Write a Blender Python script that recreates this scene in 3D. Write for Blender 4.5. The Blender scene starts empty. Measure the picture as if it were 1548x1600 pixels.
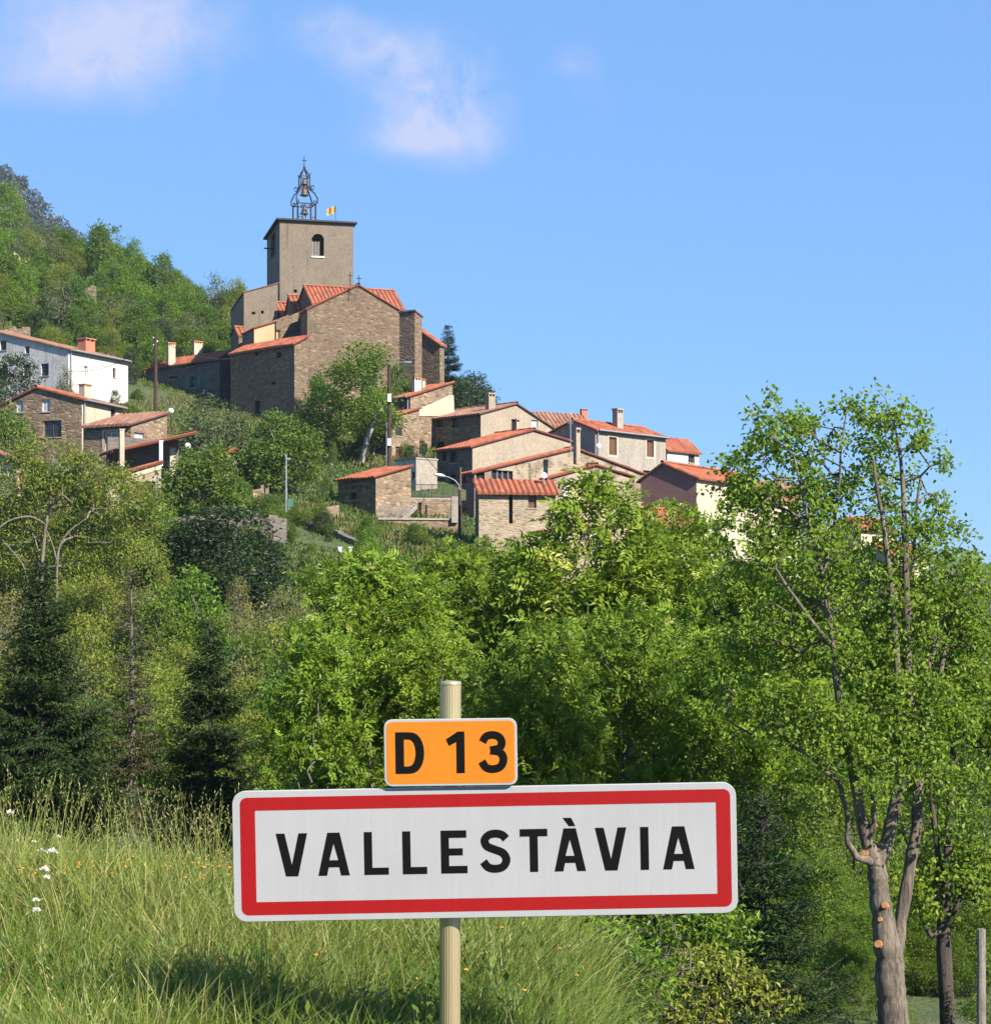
import bpy, math, random
import numpy as np
from mathutils import Vector, Matrix
from mathutils.geometry import tessellate_polygon

S = bpy.context.scene
C = S.collection
PI = math.pi
rad = math.radians

# ------------------------------------------------------------------ camera, light, exposure
F_PX = 3104.0          # focal length in pixels of the 1548 px wide photograph
EYE = 1.7              # eye height (m); the camera looks level
HOR = 1000.0           # row of the horizon in the photograph
cam = bpy.data.cameras.new('camera'); cam_o = bpy.data.objects.new('camera', cam); C.objects.link(cam_o)
cam_o.location = (0, 0, EYE); cam_o.rotation_euler = (PI / 2, 0, 0)
cam.sensor_fit = 'HORIZONTAL'; cam.sensor_width = 36.0
cam.lens = 36.0 * F_PX / 1548.0
cam.shift_y = (HOR - 800.0) / 1548.0
cam.clip_start = 0.1; cam.clip_end = 8000
S.camera = cam_o

SUN_AZ, SUN_EL = rad(46), rad(36)     # azimuth measured to the right of "straight behind the camera"
sun_dir = Vector((math.sin(SUN_AZ) * math.cos(SUN_EL), -math.cos(SUN_AZ) * math.cos(SUN_EL), math.sin(SUN_EL)))
sun = bpy.data.lights.new('sun', 'SUN'); sun.energy = 5.0; sun.angle = rad(0.53); sun.color = (1.0, 0.93, 0.82)
sun_o = bpy.data.objects.new('sun', sun); C.objects.link(sun_o)
sun_o.rotation_euler = sun_dir.to_track_quat('Z', 'Y').to_euler()
sun_o.location = (60, -40, 80)

world = bpy.data.worlds.new('World'); S.world = world; world.use_nodes = True


def world_setup():
    nt = world.node_tree; N = nt.nodes; L = nt.links; N.clear()
    out = N.new('ShaderNodeOutputWorld'); bg = N.new('ShaderNodeBackground'); bg.inputs['Strength'].default_value = 0.058
    L.new(bg.outputs[0], out.inputs[0])
    sky = N.new('ShaderNodeTexSky'); sky.sky_type = 'NISHITA'; sky.sun_disc = False
    sky.sun_elevation = SUN_EL; sky.sun_rotation = PI - SUN_AZ
    sky.air_density = 1.0; sky.dust_density = 0.3; sky.ozone_density = 3.5; sky.altitude = 400
    tint = N.new('ShaderNodeMix'); tint.data_type = 'RGBA'; tint.blend_type = 'MULTIPLY'; tint.inputs['Factor'].default_value = 1
    tint.inputs[7].default_value = SKY_TINT
    L.new(sky.outputs[0], tint.inputs[6])
    even = N.new('ShaderNodeMix'); even.data_type = 'RGBA'; even.inputs['Factor'].default_value = .55; even.inputs[7].default_value = SKY_BLUE
    L.new(tint.outputs[2], even.inputs[6])
    tc = N.new('ShaderNodeTexCoord'); sep = N.new('ShaderNodeSeparateXYZ'); L.new(tc.outputs['Generated'], sep.inputs[0])

    def math_(op, a, b=None, clamp=False):
        n = N.new('ShaderNodeMath'); n.operation = op; n.use_clamp = clamp
        for k, v in enumerate((a, b)):
            if v is None: continue
            if isinstance(v, (int, float)): n.inputs[k].default_value = v
            else: L.new(v, n.inputs[k])
        return n.outputs[0]
    yy = math_('MAXIMUM', sep.outputs[1], 0.05)
    u = math_('DIVIDE', sep.outputs[0], yy); v = math_('DIVIDE', sep.outputs[2], yy)
    noi = N.new('ShaderNodeTexNoise'); noi.inputs['Scale'].default_value = 14; noi.inputs['Detail'].default_value = 7; noi.inputs['Roughness'].default_value = 0.55
    L.new(tc.outputs['Generated'], noi.inputs['Vector'])
    noi2 = N.new('ShaderNodeTexNoise'); noi2.inputs['Scale'].default_value = 42; noi2.inputs['Detail'].default_value = 9; noi2.inputs['Roughness'].default_value = .62; noi2.inputs['Distortion'].default_value = .7
    L.new(tc.outputs['Generated'], noi2.inputs['Vector'])
    n_big = math_('SUBTRACT', noi.outputs[0], 0.5)
    n_small = math_('SUBTRACT', noi2.outputs[0], 0.5)
    total = None
    # soft cloud puffs: (px, py, radius x, radius y, amount) as directions
    for px, py, rx, ry, k in CLOUDS:
        du = math_('DIVIDE', math_('SUBTRACT', u, (px - 774) / F_PX), rx / F_PX)
        dv = math_('DIVIDE', math_('SUBTRACT', v, (HOR - py) / F_PX), ry / F_PX)
        r2 = math_('ADD', math_('MULTIPLY', du, du), math_('MULTIPLY', dv, dv))
        g = math_('MULTIPLY', math_('POWER', 2.718, math_('MULTIPLY', r2, -1.0)), k)
        total = g if total is None else math_('ADD', total, g)
    f = math_('ADD', 1.0, math_('ADD', math_('MULTIPLY', n_big, 3.2), math_('MULTIPLY', n_small, 2.6)))
    f = math_('MULTIPLY', total, math_('MAXIMUM', f, 0.0))
    f = math_('MULTIPLY', math_('SUBTRACT', f, 0.05), 1.0, True)
    f = math_('MINIMUM', math_('MULTIPLY', f, .95), 0.82)
    front = math_('GREATER_THAN', sep.outputs[1], 0.06)
    f = math_('MULTIPLY', f, front)
    mix = N.new('ShaderNodeMix'); mix.data_type = 'RGBA'
    L.new(f, mix.inputs['Factor']); L.new(even.outputs[2], mix.inputs[6]); mix.inputs[7].default_value = CLOUD_COL
    L.new(mix.outputs[2], bg.inputs['Color'])


SKY_TINT = (.80, .93, 1.18, 1)
SKY_BLUE = (1.52, 3.6, 7.1, 1)
CLOUD_COL = (4.5, 4.75, 6.4, 1)
CLOUDS = [(510, 38, 70, 30, .40), (590, 72, 90, 42, .58), (660, 122, 90, 52, .68), (712, 165, 75, 60, .58), (640, 212, 80, 34, .42), (705, 228, 62, 34, .34),
          (60, 45, 150, 70, .40), (210, 65, 170, 80, .38), (130, 120, 170, 45, .25), (290, 30, 80, 50, .25), (895, 100, 38, 38, .30), (930, 170, 60, 50, .08)]
world_setup()
S.view_settings.view_transform = 'Standard'; S.view_settings.look = 'None'; S.view_settings.gamma = 1
S.view_settings.exposure = 1.35
S.cycles.max_bounces = 6; S.cycles.diffuse_bounces = 3; S.cycles.transmission_bounces = 4; S.cycles.glossy_bounces = 2
S.cycles.use_denoising = True
S.cycles.caustics_reflective = False; S.cycles.caustics_refractive = False


def P(px, py, d):
    """point of the place seen at (px, py) of the photograph at d metres of depth"""
    return Vector(((px - 774) / F_PX * d, d, EYE + (HOR - py) / F_PX * d))


# ------------------------------------------------------------------ object helpers
BASE = {}


def tag(o, label=None, cat=None, group=None, kind=None):
    if label: o['label'] = label
    if cat: o['category'] = cat
    if group: o['group'] = group
    if kind: o['kind'] = kind
    return o


def thing(name, label, cat, base, group=None):
    o = bpy.data.objects.new(name, None); C.objects.link(o); o.empty_display_size = 0.3
    o.location = base; BASE[o.name] = Vector(base)
    return tag(o, label, cat, group)


def link_mesh(name, V, F, mats, parent=None, midx=None, smooth=False, uv=None, tint=None, tri=None):
    """V (n,3) array in world coordinates; F (m,k) array or list of tuples"""
    V = np.asarray(V, dtype=np.float64).reshape(-1, 3)
    base = BASE[parent.name] if parent is not None else None
    if base is not None: V = V - np.array(base)
    me = bpy.data.meshes.new(name)
    if isinstance(F, np.ndarray):
        m, k = F.shape
        loops = F.ravel(); starts = np.arange(0, m * k, k)
        nl = m * k
    else:
        m = len(F); ln = [len(f) for f in F]; nl = sum(ln)
        loops = np.fromiter((i for f in F for i in f), dtype=np.int32, count=nl)
        starts = np.concatenate(([0], np.cumsum(ln)[:-1])) if m else np.zeros(0)
    me.vertices.add(len(V)); me.vertices.foreach_set('co', V.astype(np.float32).ravel())
    me.loops.add(nl); me.loops.foreach_set('vertex_index', loops.astype(np.int32))
    me.polygons.add(m); me.polygons.foreach_set('loop_start', starts.astype(np.int32))
    if not isinstance(mats, (list, tuple)): mats = [mats]
    for mt in mats: me.materials.append(mt)
    if midx is not None: me.polygons.foreach_set('material_index', np.asarray(midx, dtype=np.int32))
    me.polygons.foreach_set('use_smooth', np.full(m, bool(smooth)))
    if uv is not None:
        l = me.uv_layers.new(name='UVMap'); l.data.foreach_set('uv', np.asarray(uv, dtype=np.float32)[loops].ravel())
    if tint is not None:
        a = me.attributes.new('tint', 'FLOAT', 'POINT'); a.data.foreach_set('value', np.asarray(tint, dtype=np.float32))
    me.update(calc_edges=True); me.validate()
    o = bpy.data.objects.new(name, me); C.objects.link(o)
    if parent is not None:
        o.parent = parent; BASE[o.name] = base
    return o


class MB:
    def __init__(s): s.v = []; s.f = []; s.m = []

    def add(s, vs, fs, mi=0):
        n = len(s.v); s.v += [tuple(v) for v in vs]
        for f in fs: s.f.append(tuple(i + n for i in f)); s.m.append(mi)

    def quad(s, a, b, c, d, mi=0): s.add([a, b, c, d], [(0, 1, 2, 3)], mi)

    def box(s, o, ex, ey, ez, mi=0):
        o, ex, ey, ez = map(Vector, (o, ex, ey, ez))
        vs = [o, o + ex, o + ex + ey, o + ey, o + ez, o + ex + ez, o + ex + ey + ez, o + ey + ez]
        s.add(vs, [(0, 3, 2, 1), (4, 5, 6, 7), (0, 1, 5, 4), (1, 2, 6, 5), (2, 3, 7, 6), (3, 0, 4, 7)], mi)

    def cbox(s, c, sx, sy, sz, yaw=0, mi=0):
        """box of size sx, sy, sz standing on c, turned by yaw"""
        ex = Vector((math.cos(yaw), math.sin(yaw), 0)) * sx; ey = Vector((-math.sin(yaw), math.cos(yaw), 0)) * sy
        s.box(Vector(c) - ex / 2 - ey / 2, ex, ey, (0, 0, sz), mi)

    def tube(s, pts, rads, n=6, mi=0, caps=True):
        pts = [Vector(p) for p in pts]
        if not isinstance(rads, (list, tuple)): rads = [rads] * len(pts)
        rings = []; u = None
        for i, p in enumerate(pts):
            t = (pts[min(i + 1, len(pts) - 1)] - pts[max(i - 1, 0)]).normalized()
            if u is None: u = t.orthogonal().normalized()
            else:
                u = (u - t * u.dot(t)); u = u.normalized() if u.length > 1e-6 else t.orthogonal().normalized()
            w = t.cross(u)
            rings.append([p + (u * math.cos(2 * PI * k / n) + w * math.sin(2 * PI * k / n)) * rads[i] for k in range(n)])
        vs = [v for r in rings for v in r]; fs = []
        for i in range(len(pts) - 1):
            for k in range(n):
                a, b = i * n + k, i * n + (k + 1) % n
                fs.append((a, b, b + n, a + n))
        if caps:
            fs.append(tuple(range(n - 1, -1, -1))); fs.append(tuple((len(pts) - 1) * n + k for k in range(n)))
        s.add(vs, fs, mi)

    def lathe(s, c, prof, n=12, mi=0):
        """prof: (r, z) pairs turned about the vertical through c"""
        vs = []; fs = []
        for r, z in prof:
            for k in range(n): vs.append((c[0] + r * math.cos(2 * PI * k / n), c[1] + r * math.sin(2 * PI * k / n), c[2] + z))
        for i in range(len(prof) - 1):
            for k in range(n):
                a, b = i * n + k, i * n + (k + 1) % n
                fs.append((a, b, b + n, a + n))
        s.add(vs, fs, mi)

    def prism(s, poly, vec, mi=0, holes=()):
        vec = Vector(vec); loops = [[Vector(p) for p in poly]] + [[Vector(p) for p in h] for h in holes]
        flat = [p for l in loops for p in l]; n = len(flat)
        tris = tessellate_polygon(loops)
        vs = flat + [p + vec for p in flat]
        fs = [tuple(t) for t in tris] + [tuple(i + n for i in reversed(t)) for t in tris]
        k = 0
        for l in loops:
            m = len(l)
            for i in range(m): fs.append((k + i, k + (i + 1) % m, k + (i + 1) % m + n, k + i + n))
            k += m
        s.add(vs, fs, mi)

    def build(s, name, mats, parent=None, smooth=False, recalc=True):
        o = link_mesh(name, np.array(s.v), s.f, mats, parent, s.m, smooth)
        return o


# ------------------------------------------------------------------ materials
def new_mat(name):
    m = bpy.data.materials.new(name); m.use_nodes = True; nt = m.node_tree; nt.nodes.clear()
    out = nt.nodes.new('ShaderNodeOutputMaterial'); b = nt.nodes.new('ShaderNodeBsdfPrincipled')
    nt.links.new(b.outputs[0], out.inputs[0])
    return m, nt, b, out


def ramp(nt, fac, stops):
    r = nt.nodes.new('ShaderNodeValToRGB'); e = r.color_ramp.elements
    while len(e) < len(stops): e.new(0.5)
    for k, (p, c) in enumerate(stops): e[k].position = p; e[k].color = (*c, 1)
    nt.links.new(fac, r.inputs[0]); return r.outputs[0]


def coords(nt, scale=(1, 1, 1), kind='Object'):
    tc = nt.nodes.new('ShaderNodeTexCoord'); mp = nt.nodes.new('ShaderNodeMapping'); mp.inputs['Scale'].default_value = scale
    nt.links.new(tc.outputs[kind], mp.inputs[0]); return mp.outputs[0]


def noise(nt, vec, scale, detail=4, rough=.55):
    n = nt.nodes.new('ShaderNodeTexNoise'); n.inputs['Scale'].default_value = scale; n.inputs['Detail'].default_value = detail; n.inputs['Roughness'].default_value = rough
    nt.links.new(vec, n.inputs['Vector']); return n.outputs[0]


def mixc(nt, f, a, b, mode='MIX'):
    n = nt.nodes.new('ShaderNodeMix'); n.data_type = 'RGBA'; n.blend_type = mode
    for k, v in ((0, f), (6, a), (7, b)):
        if isinstance(v, (int, float)): n.inputs[k].default_value = v
        elif isinstance(v, tuple): n.inputs[k].default_value = (*v, 1)
        else: nt.links.new(v, n.inputs[k])
    return n.outputs[2]


def bump(nt, b, h, strength=.5, dist=.02):
    n = nt.nodes.new('ShaderNodeBump'); n.inputs['Strength'].default_value = strength; n.inputs['Distance'].default_value = dist
    nt.links.new(h, n.inputs['Height']); nt.links.new(n.outputs[0], b.inputs['Normal'])


ALB = .80       # all surface colours are set relative to this


def base(nt, b, c):
    nt.links.new(mixc(nt, 1.0, c, (ALB,) * 3, 'MULTIPLY'), b.inputs['Base Color'])


def plain(name, col, rough=.6, metal=0.0, var=.12, scale=3.0):
    m, nt, b, _ = new_mat(name)
    n = noise(nt, coords(nt), scale, 5)
    base(nt, b, ramp(nt, n, [(.3, tuple(c * (1 - var) for c in col)), (.7, tuple(min(1, c * (1 + var)) for c in col))]))
    b.inputs['Roughness'].default_value = rough; b.inputs['Metallic'].default_value = metal
    return m


def stone(name, cols, mortar, cell=(.42, .17), mort=.05, plaster=None):
    """rubble of flat stones; plaster = (colour, amount) lets patches of render cover it"""
    m, nt, b, _ = new_mat(name)
    warp = coords(nt)
    wn = nt.nodes.new('ShaderNodeTexNoise'); wn.inputs['Scale'].default_value = 1.6; wn.inputs['Detail'].default_value = 3
    nt.links.new(warp, wn.inputs['Vector'])
    add = nt.nodes.new('ShaderNodeVectorMath'); add.operation = 'MULTIPLY_ADD'; add.inputs[1].default_value = (.5, .5, .10)
    nt.links.new(wn.outputs['Color'], add.inputs[0]); nt.links.new(warp, add.inputs[2])
    mp = nt.nodes.new('ShaderNodeMapping'); mp.inputs['Scale'].default_value = (1 / cell[0], 1 / cell[0], 1 / cell[1]); nt.links.new(add.outputs[0], mp.inputs[0])
    v = nt.nodes.new('ShaderNodeTexVoronoi'); v.inputs['Scale'].default_value = 1; nt.links.new(mp.outputs[0], v.inputs['Vector'])
    e = nt.nodes.new('ShaderNodeTexVoronoi'); e.feature = 'DISTANCE_TO_EDGE'; e.inputs['Scale'].default_value = 1; nt.links.new(mp.outputs[0], e.inputs['Vector'])
    sp = nt.nodes.new('ShaderNodeSeparateColor'); nt.links.new(v.outputs['Color'], sp.inputs[0])
    c = ramp(nt, sp.outputs[0], [(i / (len(cols) - 1), k) for i, k in enumerate(cols)])
    big = noise(nt, coords(nt), .5, 4)
    c = mixc(nt, 1.0, c, ramp(nt, big, [(.3, (.72, .72, .74)), (.7, (1.15, 1.12, 1.05))]), 'MULTIPLY')
    f = ramp(nt, e.outputs['Distance'], [(0, (1, 1, 1)), (mort, (.85, .85, .85)), (mort * 2.4, (0, 0, 0))])
    c = mixc(nt, f, c, mortar)
    if plaster:
        pf = ramp(nt, noise(nt, coords(nt), .8, 5), [(plaster[1] - .04, (1, 1, 1)), (plaster[1] + .04, (0, 0, 0))])
        c = mixc(nt, pf, c, plaster[0])
    base(nt, b, c); b.inputs['Roughness'].default_value = .9
    bump(nt, b, e.outputs['Distance'], .8, .07)
    return m


def plaster(name, col, col2, streak=.5, grain=.35):
    m, nt, b, _ = new_mat(name)
    co = coords(nt)
    n1 = noise(nt, co, .7, 6, .6); n2 = noise(nt, co, 6, 5, .65); n3 = noise(nt, coords(nt, (1.6, 1.6, .12)), 1.3, 4)
    c = ramp(nt, n1, [(.35, col2), (.6, col)])
    c = mixc(nt, grain, c, ramp(nt, n2, [(.3, tuple(k * .6 for k in col2)), (.7, tuple(min(1, k * 1.25) for k in col))]))
    c = mixc(nt, ramp(nt, n3, [(.56, (0, 0, 0)), (.75, (streak,) * 3)]), c, tuple(k * .55 for k in col2))
    base(nt, b, c); b.inputs['Roughness'].default_value = .9
    bump(nt, b, n2, .35, .03)
    return m


def tile_mat(name, cols, old=.35):
    """each clay tile (a cell of the UV map) has its own tone; lichen patches over it"""
    m, nt, b, _ = new_mat(name)
    tc = nt.nodes.new('ShaderNodeTexCoord'); fl = nt.nodes.new('ShaderNodeVectorMath'); fl.operation = 'FLOOR'
    nt.links.new(tc.outputs['UV'], fl.inputs[0])
    wn = nt.nodes.new('ShaderNodeTexWhiteNoise'); nt.links.new(fl.outputs[0], wn.inputs['Vector'])
    c = ramp(nt, wn.outputs['Value'], [(i / (len(cols) - 1), k) for i, k in enumerate(cols)])
    n = noise(nt, coords(nt), 1.2, 5, .65)
    c = mixc(nt, ramp(nt, n, [(.46, (0, 0, 0)), (.66, (old,) * 3)]), c, (.17, .115, .08))
    fr = nt.nodes.new('ShaderNodeVectorMath'); fr.operation = 'FRACTION'; nt.links.new(tc.outputs['UV'], fr.inputs[0])
    sp = nt.nodes.new('ShaderNodeSeparateXYZ'); nt.links.new(fr.outputs[0], sp.inputs[0])
    # channels between the cover tiles darkened: groove shade painted into the colour
    c = mixc(nt, 1.0, c, ramp(nt, sp.outputs[0], [(0, (.42, .36, .34)), (.16, (.5, .44, .42)), (.30, (1, 1, 1)), (.70, (1, 1, 1)), (.84, (.5, .44, .42)), (1, (.42, .36, .34))]), 'MULTIPLY')
    base(nt, b, c); b.inputs['Roughness'].default_value = .8
    bump(nt, b, sp.outputs[1], .5, .05)
    return m


LEAF = .92


def leaf_mat(name, stops, trans=.35, tcol=(.32, .42, .05), rough=.5, spec=.25):
    m, nt, b, out = new_mat(name)
    a = nt.nodes.new('ShaderNodeAttribute'); a.attribute_name = 'tint'
    c = ramp(nt, a.outputs['Fac'], stops)
    oi = nt.nodes.new('ShaderNodeObjectInfo')       # each tree has a tone of its own
    c = mixc(nt, 1.0, c, ramp(nt, oi.outputs['Random'], [(0, (.84, .92, .85)), (.35, (1.12, 1.05, .92)), (.7, (.98, 1.06, .95)), (1, (1.28, 1.14, .88))]), 'MULTIPLY')
    nt.links.new(c, b.inputs['Base Color']); b.inputs['Roughness'].default_value = rough
    b.inputs['Specular IOR Level'].default_value = spec
    t = nt.nodes.new('ShaderNodeBsdfTranslucent')
    nt.links.new(mixc(nt, .5, c, tcol), t.inputs['Color'])
    mx = nt.nodes.new('ShaderNodeMixShader'); mx.inputs[0].default_value = trans
    nt.links.new(b.outputs[0], mx.inputs[1]); nt.links.new(t.outputs[0], mx.inputs[2]); nt.links.new(mx.outputs[0], out.inputs[0])
    return m


def bark_mat(name, c1, c2):
    m, nt, b, _ = new_mat(name)
    n = noise(nt, coords(nt, (1, 1, .14)), 15, 8, .75); n2 = noise(nt, coords(nt), 2.2, 6)
    c = mixc(nt, .35, ramp(nt, n, [(.42, tuple(k * .75 for k in c1)), (.58, c2)]), ramp(nt, n2, [(.35, tuple(k * .6 for k in c1)), (.65, tuple(k * 1.15 for k in c2))]))
    base(nt, b, c); b.inputs['Roughness'].default_value = .9
    bump(nt, b, n, 1.0, .06)
    return m


M = {}
M['stone'] = stone('schist_rubble', [(.11, .068, .04), (.25, .168, .098), (.35, .25, .155), (.17, .118, .074), (.44, .325, .215)], (.18, .13, .085))
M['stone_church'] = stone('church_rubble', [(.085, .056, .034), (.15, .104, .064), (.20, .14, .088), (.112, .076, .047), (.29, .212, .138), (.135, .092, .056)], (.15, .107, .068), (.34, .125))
M['stone_light'] = stone('pale_rubble', [(.28, .205, .13), (.35, .275, .185), (.25, .175, .11), (.42, .345, .245), (.18, .125, .075)], (.36, .29, .205), (.45, .14))
M['stone_patch'] = stone('rubble_under_worn_render', [(.14, .098, .062), (.21, .152, .10), (.27, .20, .135)], (.25, .20, .14), (.42, .17), .05, ((.33, .265, .185), .50))
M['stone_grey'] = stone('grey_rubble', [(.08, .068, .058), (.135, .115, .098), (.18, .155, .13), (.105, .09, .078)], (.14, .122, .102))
M['tower_render'] = plaster('tower_render', (.205, .162, .115), (.155, .12, .083), .8, .5)
M['beige'] = plaster('beige_render', (.37, .30, .22), (.27, .215, .155), .8, .5)
M['beige_grey'] = plaster('grey_beige_render', (.35, .305, .25), (.26, .225, .185), .8, .5)
M['cream'] = plaster('cream_render', (.52, .435, .32), (.43, .355, .255), .6, .35)
M['white_wall'] = plaster('white_render', (.68, .635, .57), (.56, .52, .47), .4, .25)
M['grey_wall'] = plaster('grey_white_render', (.60, .57, .54), (.38, .365, .35), .7, .45)  # also the shaded tone painted on the white house's left face
M['maroon'] = plaster('maroon_render', (.25, .13, .115), (.19, .095, .084), .5, .35)
M['ochre'] = plaster('ochre_render', (.52, .345, .19), (.45, .295, .16), .2, .2)
M['concrete'] = plaster('concrete', (.36, .325, .275), (.27, .24, .20))
M['tile'] = tile_mat('clay_tiles', [(.29, .062, .020), (.41, .10, .030), (.36, .082, .025), (.46, .14, .055), (.22, .055, .022), (.35, .085, .026)], .4)
M['tile_old'] = tile_mat('weathered_clay_tiles', [(.28, .11, .055), (.34, .155, .085), (.23, .08, .04), (.37, .21, .13), (.18, .09, .06)], .6)
M['tile_dark'] = tile_mat('slate_roof', [(.035, .03, .028), (.05, .045, .04), (.04, .036, .033)], .2)
M['glass'] = plain('dark_glass', (.022, .024, .028), .15, 0, .2)
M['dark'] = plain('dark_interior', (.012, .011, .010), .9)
M['white_paint'] = plain('white_paint', (.72, .72, .72), .5, 0, .08)
M['pale_panel'] = plain('pale_blue_grey_shutter', (.52, .56, .62), .6)
M['brown_wood'] = plain('brown_wood', (.17, .075, .04), .6, 0, .25, 8)
M['grey_wood'] = plain('grey_wood', (.30, .27, .24), .8, 0, .25, 8)
M['green_paint'] = plain('green_paint', (.07, .17, .13), .6)
M['iron'] = plain('dark_iron', (.035, .03, .035), .55, .4)
M['bronze'] = plain('old_bronze', (.11, .07, .04), .6, .3)
M['zinc'] = plain('grey_metal', (.34, .36, .38), .45, .5)
M['pole_wood'] = bark_mat('pole_wood', (.035, .02, .014), (.075, .04, .026))
M['cable'] = plain('cable', (.03, .03, .03), .6)
M['brick'] = plain('orange_brick', (.42, .16, .09), .85, 0, .2, 6)
M['globe'] = plain('white_globe', (.8, .8, .78), .3)
M['letter_black'] = plain('black_film', (.003, .003, .0033), .9, 0, .1)
M['letter_black'].node_tree.nodes['Principled BSDF'].inputs['Specular IOR Level'].default_value = .12
M['dark_frame'] = plain('dark_window_frame', (.07, .05, .04), .7)
M['pole_grey'] = bark_mat('weathered_post', (.18, .15, .12), (.36, .31, .26))


def flag_mats():
    return [plain('flag_yellow', (.80, .48, .03), .8, 0, .05), plain('flag_red', (.62, .04, .02), .8, 0, .05)]


# ------------------------------------------------------------------ terrain
def near_h(x, y):
    x = np.asarray(x, float); y = np.asarray(y, float)
    h = np.where(x < 0, .13 - .07 * x, .13 - .3 * x - .6 * np.minimum(x, 2.0) ** 2 - 1.6 * np.maximum(x - 2.0, 0))
    h = np.where(x < -4.5, .445 - .02 * (x + 4.5), h)
    h = h - .13 * np.exp(-((y - 7.0) / 1.9) ** 2)
    t = np.maximum(0, y - 10.0); h = h - np.where(t < 4, .085 * t * t, .085 * 16 + .6 * (t - 4))
    return np.maximum(h, -6.0)


CTRL = [(-500, 1330, 45), (0, 1320, 45), (400, 1330, 45), (800, 1370, 42), (1200, 1500, 38), (1548, 1520, 40), (2000, 1500, 45), (1390, 1690, 27), (800, 1560, 26), (300, 1560, 25), (0, 1560, 25),
        (-500, 1180, 72), (0, 1170, 72), (400, 1160, 76), (800, 1190, 72), (1200, 1200, 72), (1548, 1210, 72), (2000, 1200, 75),
        (-400, 900, 100), (0, 900, 98), (250, 862, 104), (400, 862, 108), (560, 860, 114), (720, 855, 118), (900, 880, 116), (1100, 905, 114), (1300, 960, 114), (1548, 1000, 112), (2000, 1010, 120),
        (60, 742, 126), (200, 752, 118), (320, 800, 112), (440, 752, 126), (560, 725, 141), (640, 728, 140), (800, 725, 147), (950, 770, 140), (1100, 860, 124), (1300, 900, 130),
        (440, 800, 116), (540, 838, 118), (590, 846, 123), (640, 848, 123), (525, 825, 122), (520, 760, 132),
        (470, 690, 151), (620, 640, 158), (690, 630, 163), (285, 650, 162), (200, 610, 164), (0, 610, 160), (-400, 560, 165),
        (60, 545, 185), (180, 530, 192), (330, 560, 190), (0, 420, 225), (150, 435, 232), (300, 505, 228), (420, 570, 230), (-300, 380, 240), (0, 335, 285), (-400, 260, 320), (150, 420, 290),
        (560, 680, 195), (800, 790, 185), (1100, 900, 175), (1500, 960, 170), (2100, 980, 170),
        (-600, 600, 500), (300, 900, 450), (900, 985, 450), (1600, 985, 450), (2500, 985, 450), (-2000, 400, 450), (-1500, 700, 160), (-1500, 1100, 80), (3000, 1050, 150), (3000, 1150, 80)]
_c = np.array([P(*c) for c in CTRL])


def _tps_fit(xy, z):
    n = len(xy); d = np.linalg.norm(xy[:, None] - xy[None], axis=2)
    K = np.where(d > 0, d * d * np.log(d + 1e-9), 0) + np.eye(n) * 8.0
    Pm = np.hstack([np.ones((n, 1)), xy]); A = np.zeros((n + 3, n + 3)); A[:n, :n] = K; A[:n, n:] = Pm; A[n:, :n] = Pm.T
    return np.linalg.solve(A, np.concatenate([z, np.zeros(3)]))


_xy = _c[:, :2] / 10.0
_w = _tps_fit(_xy, _c[:, 2])


def far_h(x, y):
    x = np.asarray(x, float).ravel(); y = np.asarray(y, float).ravel()
    out = np.empty(len(x))
    for i in range(0, len(x), 4000):
        q = np.stack([x[i:i + 4000], y[i:i + 4000]], 1) / 10.0
        d = np.linalg.norm(q[:, None] - _xy[None], axis=2)
        out[i:i + 4000] = np.where(d > 0, d * d * np.log(d + 1e-9), 0) @ _w[:-3] + _w[-3] + q @ _w[-2:]
    return np.clip(out, -9, 95)


def ground_arr(x, y):
    x = np.asarray(x, float).ravel(); y = np.asarray(y, float).ravel()
    t = np.clip((y - 13) / 10.0, 0, 1); t = t * t * (3 - 2 * t)
    n = near_h(x, y); f = far_h(x, y)
    far = np.clip((y - 420) / 300, 0, 1)
    f = f * (1 - far) + 0.0 * far
    return n * (1 - t) + f * t


def ground(x, y): return float(ground_arr([x], [y])[0])


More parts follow.
